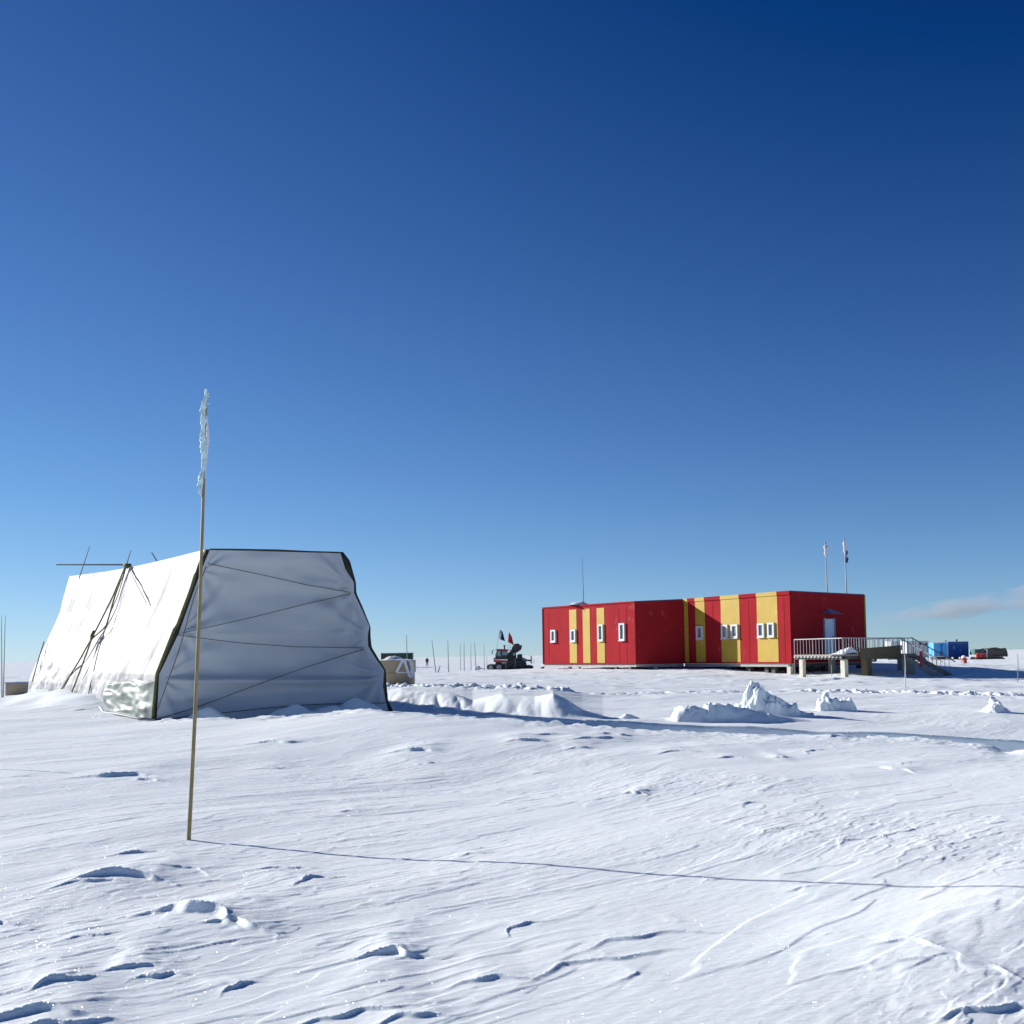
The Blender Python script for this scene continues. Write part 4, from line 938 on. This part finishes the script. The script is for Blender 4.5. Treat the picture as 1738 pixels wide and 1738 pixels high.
# tan board box at the left margin
b0 = at(28, 1184, 45); g1 = hz(b0.x, b0.y)
tb = thing('board_box', (b0.x, b0.y, b0.z - .1), 'low tan board box half buried in snow behind the tent, by the left margin', 'crate', rz=R(0)); k3 = 45 / F
MB().cbox((8.5 - 28) * k3, (75 - 28) * k3, 0, 1.0, -.3, (1184 - 1160) * k3 + .1, .012).build('box_side', M['tan'], tb)
MB().box((8 - 28) * k3, (76 - 28) * k3, -.02, 1.03, (1184 - 1160) * k3 + .102, (1184 - 1158) * k3 + .1).build('lid', M['bluegrey'], tb)

# ------------------------------------------------------------------ person far away
pp = at(725, 1131.3, 205); 
pm = bpy.data.meshes.new('person'); 
J = [(0, 0, .95, .15), (0, 0, 1.2, .18), (0, 0, 1.42, .19), (0, 0, 1.52, .07), (0, -.01, 1.66, .12), (0, -.01, 1.76, .09),
     (.22, 0, 1.42, .08), (.30, -.03, 1.15, .065), (.26, -.12, .92, .055), (-.22, 0, 1.42, .08), (-.31, 0, 1.15, .065), (-.30, -.06, .9, .055),
     (.12, 0, .85, .11), (.15, -.02, .48, .085), (.17, .02, .08, .07), (.18, -.13, .04, .06), (-.12, 0, .85, .11), (-.15, .02, .48, .085), (-.17, .03, .08, .07), (-.18, -.12, .04, .06)]
E = [(0, 1), (1, 2), (2, 3), (3, 4), (4, 5), (2, 6), (6, 7), (7, 8), (2, 9), (9, 10), (10, 11), (0, 12), (12, 13), (13, 14), (14, 15), (0, 16), (16, 17), (17, 18), (18, 19)]
pm.from_pydata([j[:3] for j in J], E, [])
po = bpy.data.objects.new('person', pm); COL.objects.link(po); sk = po.modifiers.new('skin', 'SKIN'); po.modifiers.new('subdivision', 'SUBSURF').levels = 2
po.modifiers['subdivision'].render_levels = 2
for i, j in enumerate(J): pm.skin_vertices[0].data[i].radius = (j[3], j[3])
pm.skin_vertices[0].data[0].use_root = True
pm.materials.append(M['dark_cloth']); po.location = (pp.x, pp.y, hz(pp.x, pp.y)); po.scale = (.95, .95, .95)
tag(po, 'person in dark winter clothing standing far out on the snow', 'person')

# ------------------------------------------------------------------ snow vehicle
VD = 150; gv = at(866, 1137, VD); vk = VD / F
veh = thing('snow_groomer', (gv.x, gv.y, hz(gv.x, gv.y)), 'dark tracked snow vehicle with red cab stripe, open engine hood and two flags', 'snow vehicle')
VX = lambda px: (px - 866) * vk
VZ = lambda py: (1137 - py) * vk
def vp(poly): return [(VX(a), VZ(b)) for a, b in poly]
for y0 in (0.0, 2.3):
    # track loop outline: front sprocket end raised
    outl = [(826.5, 1132), (827.5, 1129), (831, 1127.3), (845, 1127.5), (870, 1129.5), (888, 1129), (902, 1129.8), (905.5, 1132), (904, 1136), (890, 1137), (850, 1137.3), (832, 1137.2), (828, 1135.5)]
    tr0 = MB().xprism(vp(outl), y0, y0 + 1.0).build('track', M['rubber'], veh)
    g_ = MB(); P_ = [Vector((VX(a), 0, VZ(b))) for a, b in outl] ; P_.append(P_[0]); Q = interp(P_, 46)
    for i, p in enumerate(Q[:-1]):
        t = (Q[i + 1] - p).normalized(); nrm = Vector((-t.z, 0, t.x)); c_ = p
        cen = Vector((VX(866), 0, VZ(1132.5))); nrm = nrm if nrm.dot(c_ - cen) > 0 else -nrm
        g_.bar(c_ + nrm * .03 + Vector((0, y0 - .04, 0)), c_ + nrm * .03 + Vector((0, y0 + 1.04, 0)), .06, .07)
    g_.build('grousers', M['grouser'], tr0)
    for px in (833, 847, 860, 873, 886, 898):
        w_ = MB(); cx_, cz_ = VX(px), VZ(1132.6)
        w_.tube([(cx_, y0 - .06, cz_), (cx_, y0 + .1, cz_)], .30 if px != 847 else .36, 16); w_.tube([(cx_, y0 - .09, cz_), (cx_, y0 - .055, cz_)], .13, 10)
        w_.build('wheel', M['grouser'] if px in (833, 847) else M['black'], tr0)
MB().xprism(vp([(840, 1128), (842, 1122), (870, 1120), (889, 1121), (894, 1126), (893, 1133), (845, 1132)]), .4, 3.0).build('chassis', M['black'], veh, bevel=.05)
cab = MB().xprism(vp([(840.5, 1119.5), (841, 1112), (843.5, 1103.5), (862, 1103), (862, 1119.5)]), .25, 3.05).build('cab', M['black'], veh, bevel=.08)
MB().xprism(vp([(842, 1103.4), (843.5, 1101.3), (858, 1101.8), (868, 1103.2), (868, 1104.2)]), .15, 3.15).build('cab_roof', M['vred'], cab)
MB().xprism(vp([(843, 1113), (844.6, 1105), (850, 1105), (850, 1114)]), .22, .249).build('window', M['vglass'], cab)
MB().xprism(vp([(852.5, 1112), (852.5, 1105.5), (861, 1105.5), (861, 1112)]), .22, .249).build('window', M['vglass'], cab)
MB().add([(VX(841.0) - .02, .4, VZ(1112)), (VX(841.0) - .02, 2.9, VZ(1112)), (VX(843.2) - .03, 2.9, VZ(1104.5)), (VX(843.2) - .03, .4, VZ(1104.5))], [(0, 1, 2, 3)]).build('windscreen', M['vglass'], cab, solid=.02)
MB().xprism(vp([(838, 1120), (838, 1123.6), (860, 1124.2), (860, 1120.6)]), .2, 3.1).build('side_stripe', M['vred'], veh, bevel=.03)
MB().xprism(vp([(852, 1124.3), (852, 1126), (860, 1126), (860, 1124.3)]), .23, 3.05).build('lower_panel', M['whiteflag'], veh)
for y0 in (.35, 2.6):
    cx_, cz_ = VX(838.8), VZ(1117.8); MB().tube([(cx_ - .12, y0 + .2, cz_), (cx_ + .12, y0 + .2, cz_)], [.16, .2], 12).build('headlight', M['frame'], veh)
MB().tube([(VX(843), .1, VZ(1103)), (VX(838), -.05, VZ(1103)), (VX(836), -.05, VZ(1104))], .03, 6).build('mirror_arm', M['black'], veh)
MB().box(VX(835), VX(837), -.1, -.03, VZ(1110), VZ(1104)).build('mirror', M['bluegrey'], veh)
MB().tube([(VX(856.5), 1.2, VZ(1102)), (VX(856.5), 1.2, VZ(1096.5))], .11, 10).build('exhaust_pipe', M['black'], veh); MB().tube([(VX(856.5), 1.2, VZ(1096.4)), (VX(856.5), 1.2, VZ(1095))], .2, 10).build('exhaust_cap', M['black'], veh)
MB().xprism(vp([(862, 1130), (861, 1110), (868, 1104), (876, 1106), (877, 1118), (885, 1121), (885, 1131)]), .5, 2.9).build('engine_bay', M['rubber'], veh, bevel=.06)
MB().xprism(vp([(868, 1104), (870, 1098), (874, 1093), (881, 1092.3), (883, 1095.5), (884, 1096), (886, 1094), (886.5, 1098), (885, 1103), (878, 1108), (870, 1107)]), .5, 2.9).build('engine_hood', M['black'], veh, bevel=.06)
MB().box(VX(871), VX(875), .44, .5, VZ(1113), VZ(1108.5)).build('side_window', M['vglass'], veh)
MB().xprism(vp([(877, 1127), (878, 1112), (881, 1110.5), (886.5, 1110.5), (887, 1116), (886, 1127)]), .7, 2.6).build('rear_tank', M['black'], veh, bevel=.06)
MB().xprism(vp([(884, 1124.5), (886, 1116), (890, 1117), (897, 1120.5), (897, 1122), (890, 1125.5)]), .8, 2.5).build('rear_cover', M['bluegrey'], veh, bevel=.05)
MB().bar((VX(892), 1.4, VZ(1121)), (VX(901.5), 1.4, VZ(1121.8)), .28, .24).build('tow_arm', M['black'], veh)
MB().bar((VX(902), 1.4, VZ(1126.8)), (VX(902), 1.4, VZ(1113.8)), .16).build('rear_post', M['black'], veh)
ring = [(VX(904.5) + .24 * math.cos(t * .524), 1.4, VZ(1122.8) + .24 * math.sin(t * .524)) for t in range(13)]
MB().tube(ring, .025, 6, cap=False).build('tow_ring', M['grouser'], veh)
for px in (858.5, 874.5):
    MB().bar((VX(px), -.08, VZ(1134)), (VX(px), -.08, VZ(1118)), .05).build('grab_bar', M['grouser'], veh)
MB().tube([(VX(866.5), 1, VZ(1102)), (VX(866.5), 1, VZ(1095))], .03, 6).build('antenna', M['black'], veh)
def flagcloth(corners, name, m, seed):
    A, B, C, D = [Vector((VX(a), .9, VZ(b))) for a, b in corners]; rows = []
    for i in range(15):
        u = i / 14; rows.append([(A.lerp(B, u)).lerp(D.lerp(C, u), j / 14) + Vector((0, .22 * math.sin(u * 7 + j * .25 + seed) * u + .05 * math.sin(j * .8), 0)) for j in range(15)])
    return MB().grid(rows).build(name, M[m], veh, smooth=True, solid=.015)
MB().tube([(VX(843), .9, VZ(1103)), (VX(846), .9, VZ(1085)), (VX(849.4), .9, VZ(1067.5))], .022, 6).build('flag_staff', M['grouser'], veh)
flagcloth([(849.2, 1068.5), (853.5, 1076), (850.5, 1085.5), (846.8, 1084)], 'flag', 'whiteflag', 0); flagcloth([(849.8, 1068.5), (854.2, 1073), (857.8, 1088.5), (850.6, 1085.5)], 'flag', 'navyflag', 1)
MB().tube([(VX(862), .9, VZ(1104)), (VX(863), .9, VZ(1088)), (VX(864.8), .9, VZ(1072))], .022, 6).build('flag_staff', M['grouser'], veh)
flagcloth([(865, 1073), (869.5, 1081), (872.7, 1096), (862.6, 1089.5)], 'flag', 'redflag', 2); 
MB().add([(VX(868), .62, VZ(1091)), (VX(870), .62, VZ(1092.8)), (VX(869.3), .62, VZ(1094.3)), (VX(867.4), .62, VZ(1092.8))], [(0, 1, 2, 3)]).build('flag_emblem', M['yellowflag'], veh, solid=.02)
# tow bar lying ahead of the vehicle
t0_ = at(811, 1129, 152); tb_ = thing('tow_sledge', (t0_.x, t0_.y, hz(t0_.x, t0_.y)), 'small snowy tow bar lying left of the snow vehicle', 'tow bar')
MB().tube([(1.1, 0, .1), (.45, 0, .18), (.1, 0, .5), (-.1, 0, .4)], [.04, .06, .1, .05], 8).build('bar', M['bluegrey'], tb_, smooth=True)
lumpm = MB().tube([(-.7, 0, 0), (-.4, 0, .12), (0, .05, .2), (.3, 0, .0)], [.05, .25, .3, .1], 10).build('snow_cover', M['snow_lump'], tb_, smooth=True)

# ------------------------------------------------------------------ containers at the right
def unit(px0, px1, py0, py1, d_, lab, face, name='freight_container', edge=None, depth=2.4, sled=None):
    k_ = d_ / F; xm_ = (px0 + px1) / 2; b = at(xm_, py1, d_); g_z = hz(b.x, b.y)
    rt = thing(name, (b.x, b.y, g_z), lab, 'container', rz=0)
    w_ = (px1 - px0) * k_; z0 = b.z - g_z; z1 = z0 + (py1 - py0) * k_
    MB().cbox(-w_ / 2 + .04, w_ / 2 - .04, .0, depth, z0 + .04, z1 - .04, .02).build('body', M[face], rt)
    if edge:
        e = MB(); t_ = .13
        for a in ((-w_ / 2, -w_ / 2 + t_, z0, z1), (w_ / 2 - t_, w_ / 2, z0, z1), (-w_ / 2 + t_, w_ / 2 - t_, z1 - t_, z1), (-w_ / 2 + t_, w_ / 2 - t_, z0, z0 + t_)): e.box(a[0], a[1], -.05, .06, a[2], a[3])
        e.build('edge_frame', M[edge], rt)
    if sled:
        for yy in (.3, depth - .5): MB().box(-w_ / 2 + .2, w_ / 2 - .1, yy, yy + .18, -.15, .12).build('sled_runner', M[sled], rt)
        for xx in (-w_ * .35, 0, w_ * .35): MB().box(xx - .1, xx + .1, .32, depth - .4, .12, z0 + .04).build('sled_strut', M[sled], rt)
    return rt, w_, z0, z1
rt, w_, z0, z1 = unit(1539, 1576.5, 1087.5, 1116.5, 150, 'pale grey container seen behind the platform railing', 'white', sled='darksteel')
for fx in (.12, .40): MB().tube([(w_ * fx, -.12, z1 - .5), (w_ * fx, .02, z1 - .5)], .14, 10).build('lamp', M['black'], rt)
MB().box(w_ / 2 - .06, w_ / 2 + .02, -.02, .1, z0, z1).build('corner_post', M['frame'], rt)
rt, w_, z0, z1 = unit(1584.5, 1609.5, 1090.5, 1115, 172, 'light blue container end with a white frame, left of the darker blue one', 'ltblue', edge='frame', sled='darksteel')
MB().bar((w_ * .05, -.1, z0 + .2), (w_ * .05, -.1, z1 - .3), .12, .08).build('mast', M['blue'], rt)
MB().tube([(w_ * .03, -.12, z0 + .55), (w_ * .03, .05, z0 + .55)], .3, 12).build('hose_reel', M['blue'], rt); MB().bar((w_ * -.02, -.12, z1 - .35), (w_ * .15, -.12, z1 - .35), .2, .1).build('lamp', M['blue'], rt)
rt, w_, z0, z1 = unit(1610, 1645, 1088.5, 1115.5, 173.5, 'dark navy blue container cabin with a small window, on a brown sledge', 'blue', sled='brown')
MB().box(-w_ * .26, -w_ * .2, -.03, .02, z1 - 1.3, z1 - .8).build('window', M['ltblue'], rt)
dd_ = MB().box(-w_ * .08, w_ * .1, -.03, .02, z0 + .15, z1 - .45).build('door', M['blue'], rt); MB().box(w_ * .06, w_ * .085, -.08, -.03, z0 + 1.1, z0 + 1.3).build('handle', M['frame'], dd_)
rb = MB()
for i in range(12): rb.box(-w_ * .4 + i * w_ * .07, -w_ * .4 + i * w_ * .07 + .1, -.03, .02, z1 - .42, z1 - .2)
rb.build('vent_slots', M['bluegrey'], rt)
MB().tube([(-w_ * .48, 1, z1 - .04), (-w_ * .48, 1, z1 + .12), (-w_ * .48, 1, z1 + .3)], [.05, .12, .02], 8).build('roof_lamp', M['black'], rt)
MB().tube([(w_ * .05, 1, z1 - .04), (w_ * .05, 1, z1 + .2), (w_ * .05, 1, z1 + .36)], [.05, .18, .03], 8).build('roof_lamp', M['black'], rt)
# white container end + tyre seen under the platform
rt, w_, z0, z1 = unit(1512, 1537, 1088, 1104, 160, 'white box cabin far behind the platform, mostly hidden by the railing', 'frame', sled='darksteel')
p = at(1482, 1119, 88); ty = thing('trailer_wheel', (p.x, p.y, hz(p.x, p.y)), 'black tyre standing in the gap under the platform boards', 'wheel')
MB().tube([(0, 0, .32), (0, .06, .32), (0, .22, .32), (0, .28, .32)], [.25, .34, .34, .25], 20).build('tyre', M['rubber'], ty, smooth=True); MB().tube([(0, -.03, .32), (0, .05, .32)], .14, 14).build('rim', M['bluegrey'], ty)
# covered cargo sledge
k4 = 168 / F; b = at(1684, 1119, 168); g_z = hz(b.x, b.y)
cs_ = thing('cargo_sledge', (b.x, b.y, g_z), 'long cargo sledge under a lumpy dark cover, reddish goods at its left end', 'cargo sledge')
def bag(x0, x1, y0, y1, z0, z1, seed, n=26, m=12, lump_=.12):
    rows = []
    for i in range(n):
        u = i / (n - 1); x_ = x0 + (x1 - x0) * u; e = min(1, (min(u, 1 - u) * 9) ** .5 + .15)
        r0 = []
        for j in range(m + 1):
            v = j / m
            if v < .3: yy, zz_ = y0, z0 + (z1 - z0) * v / .3
            elif v < .7: yy, zz_ = y0 + (y1 - y0) * (v - .3) / .4, z1
            else: yy, zz_ = y1, z1 - (z1 - z0) * (v - .7) / .3
            nz = mnoise.noise(Vector((x_ * .9, v * 4, seed))); zz_ = z0 + (zz_ - z0) * e * (1 + lump_ * nz * 1.6)
            r0.append(Vector((x_, (yy - (y0 + y1) / 2) * (.8 + .2 * e) + (y0 + y1) / 2 + lump_ * nz, zz_)))
        rows.append(r0)
    mb_ = MB().grid(rows)
    mb_.add(rows[0], [tuple(range(m + 1))]); mb_.add(rows[-1], [tuple(range(m + 1))])
    return mb_
C = lambda px: (px - 1684) * k4
Zc = lambda py: (1119 - py) * k4 + .0
bag(C(1673.5), C(1712), 0, 2.2, Zc(1114.8), Zc(1100.5), 3).build('dark_cover', M['cargo'], cs_, smooth=True)
bag(C(1655), C(1674), 0.1, 2.1, Zc(1111), Zc(1102), 8).build('teal_cover', M['teal'], cs_, smooth=True)
for i in range(5):
    x_ = C(1658 + i * 3.5); MB().tube([(x_, -.06, Zc(1115.5)), (x_, -.06, Zc(1108))], .15, 10).build('red_drum', M['orange' if i % 2 == 0 else 'vred'], cs_)
    MB().tube([(x_ + .08, -.18, Zc(1111)), (x_ + .08, -.1, Zc(1108.2))], .06, 6).build('white_bag', M['whiteflag'], cs_)
MB().bar((C(1674.5), -.15, Zc(1117)), (C(1675), -.15, Zc(1103)), .12).build('strap', M['strap'], cs_)
MB().box(C(1656), C(1706), .1, .3, Zc(1120), Zc(1117)).build('runner', M['brown'], cs_); MB().box(C(1656), C(1706), 1.8, 2.0, Zc(1120), Zc(1117)).build('runner', M['brown'], cs_)
MB().box(C(1658), C(1703), .05, 2.1, Zc(1116.9), Zc(1115)).build('sled_bed', M['brown'], cs_)
# drum with snow cap
b = at(1636.5, 1127, 108); g_z = hz(b.x, b.y)
dm = thing('fuel_drum', (b.x, b.y, g_z), 'single orange red drum capped with snow, in front of the navy container', 'drum')
MB().tube([(0, 0, -.1), (0, 0, .02), (0, 0, .2), (0, 0, .22), (0, 0, .24), (0, 0, .42), (0, 0, .44), (0, 0, .46), (0, 0, .62)], [.27, .27, .27, .285, .27, .27, .285, .27, .27], 20).build('drum_body', M['orange'], dm, smooth=False)
MB().tube([(0, 0, .621), (-.04, 0, .7), (-.06, 0, .82), (-.08, 0, .88)], [.27, .25, .15, .04], 14).build('snow_cap', M['snow_lump'], dm, smooth=True)
MB().box(-.31, -.12, -.30, -.26, .05, .38).build('drum_label', M['whiteflag'], dm)

# ------------------------------------------------------------------ faint smoke plume at the right, drifting from a far stack
sm_ = bpy.data.materials.new('smoke'); sm_.use_nodes = True; t = sm_.node_tree; t.nodes.remove(t.nodes['Principled BSDF'])
pv = t.nodes.new('ShaderNodeVolumePrincipled'); pv.inputs['Color'].default_value = (.86, .80, .84, 1); pv.inputs['Anisotropy'].default_value = .2
tc = t.nodes.new('ShaderNodeTexCoord'); mp = t.nodes.new('ShaderNodeMapping'); mp.inputs['Scale'].default_value = (.045, .07, .13)
nz_ = t.nodes.new('ShaderNodeTexNoise'); nz_.inputs['Scale'].default_value = 1; nz_.inputs['Detail'].default_value = 4
t.links.new(tc.outputs['Object'], mp.inputs[0]); t.links.new(mp.outputs[0], nz_.inputs['Vector'])
mr = t.nodes.new('ShaderNodeMapRange'); mr.inputs[1].default_value = .36; mr.inputs[2].default_value = .75; mr.inputs[3].default_value = 0; mr.inputs[4].default_value = .09
t.links.new(nz_.outputs[0], mr.inputs[0]); t.links.new(mr.outputs[0], pv.inputs['Density']); t.links.new(pv.outputs[0], t.nodes['Material Output'].inputs['Volume'])
SDi = 420
cpts = [(1452, 1056, 4), (1480, 1052, 11), (1530, 1044, 17), (1590, 1036, 18), (1660, 1026, 22), (1740, 1012, 26), (1850, 995, 32), (2000, 975, 40)]
c3 = [at(a, b, SDi) for a, b, r_ in cpts]; n = 24; org = c3[0].copy(); mb_ = MB(); Q = interp(c3, 60); rad = np.interp(np.linspace(0, 1, 60), np.linspace(0, 1, len(cpts)), [r_ * SDi / F for _, _, r_ in cpts])
vs = []
for i, p in enumerate(Q):
    for k in range(n):
        an = 2 * math.pi * k / n; q_ = Vector((0, math.cos(an), math.sin(an))); w_ = 1 + .38 * mnoise.fractal(Vector((i * .13, math.cos(an) * .9, math.sin(an) * .9)), .9, 2, 3)
        vs.append(p - org + Vector((0, q_.y * rad[i] * 1.4 * w_, q_.z * rad[i] * w_)))
fs = [(i * n + k, i * n + (k + 1) % n, (i + 1) * n + (k + 1) % n, (i + 1) * n + k) for i in range(59) for k in range(n)] + [tuple(reversed(range(n))), tuple(range(59 * n, 60 * n))]
o = mb_.add(vs, fs).build('smoke', sm_, smooth=True); o.location = org
tag(o, 'faint pinkish smoke drifting low in the sky right of the red building', kind='stuff')
S.cycles.volume_bounces = 0; S.cycles.max_bounces = 8
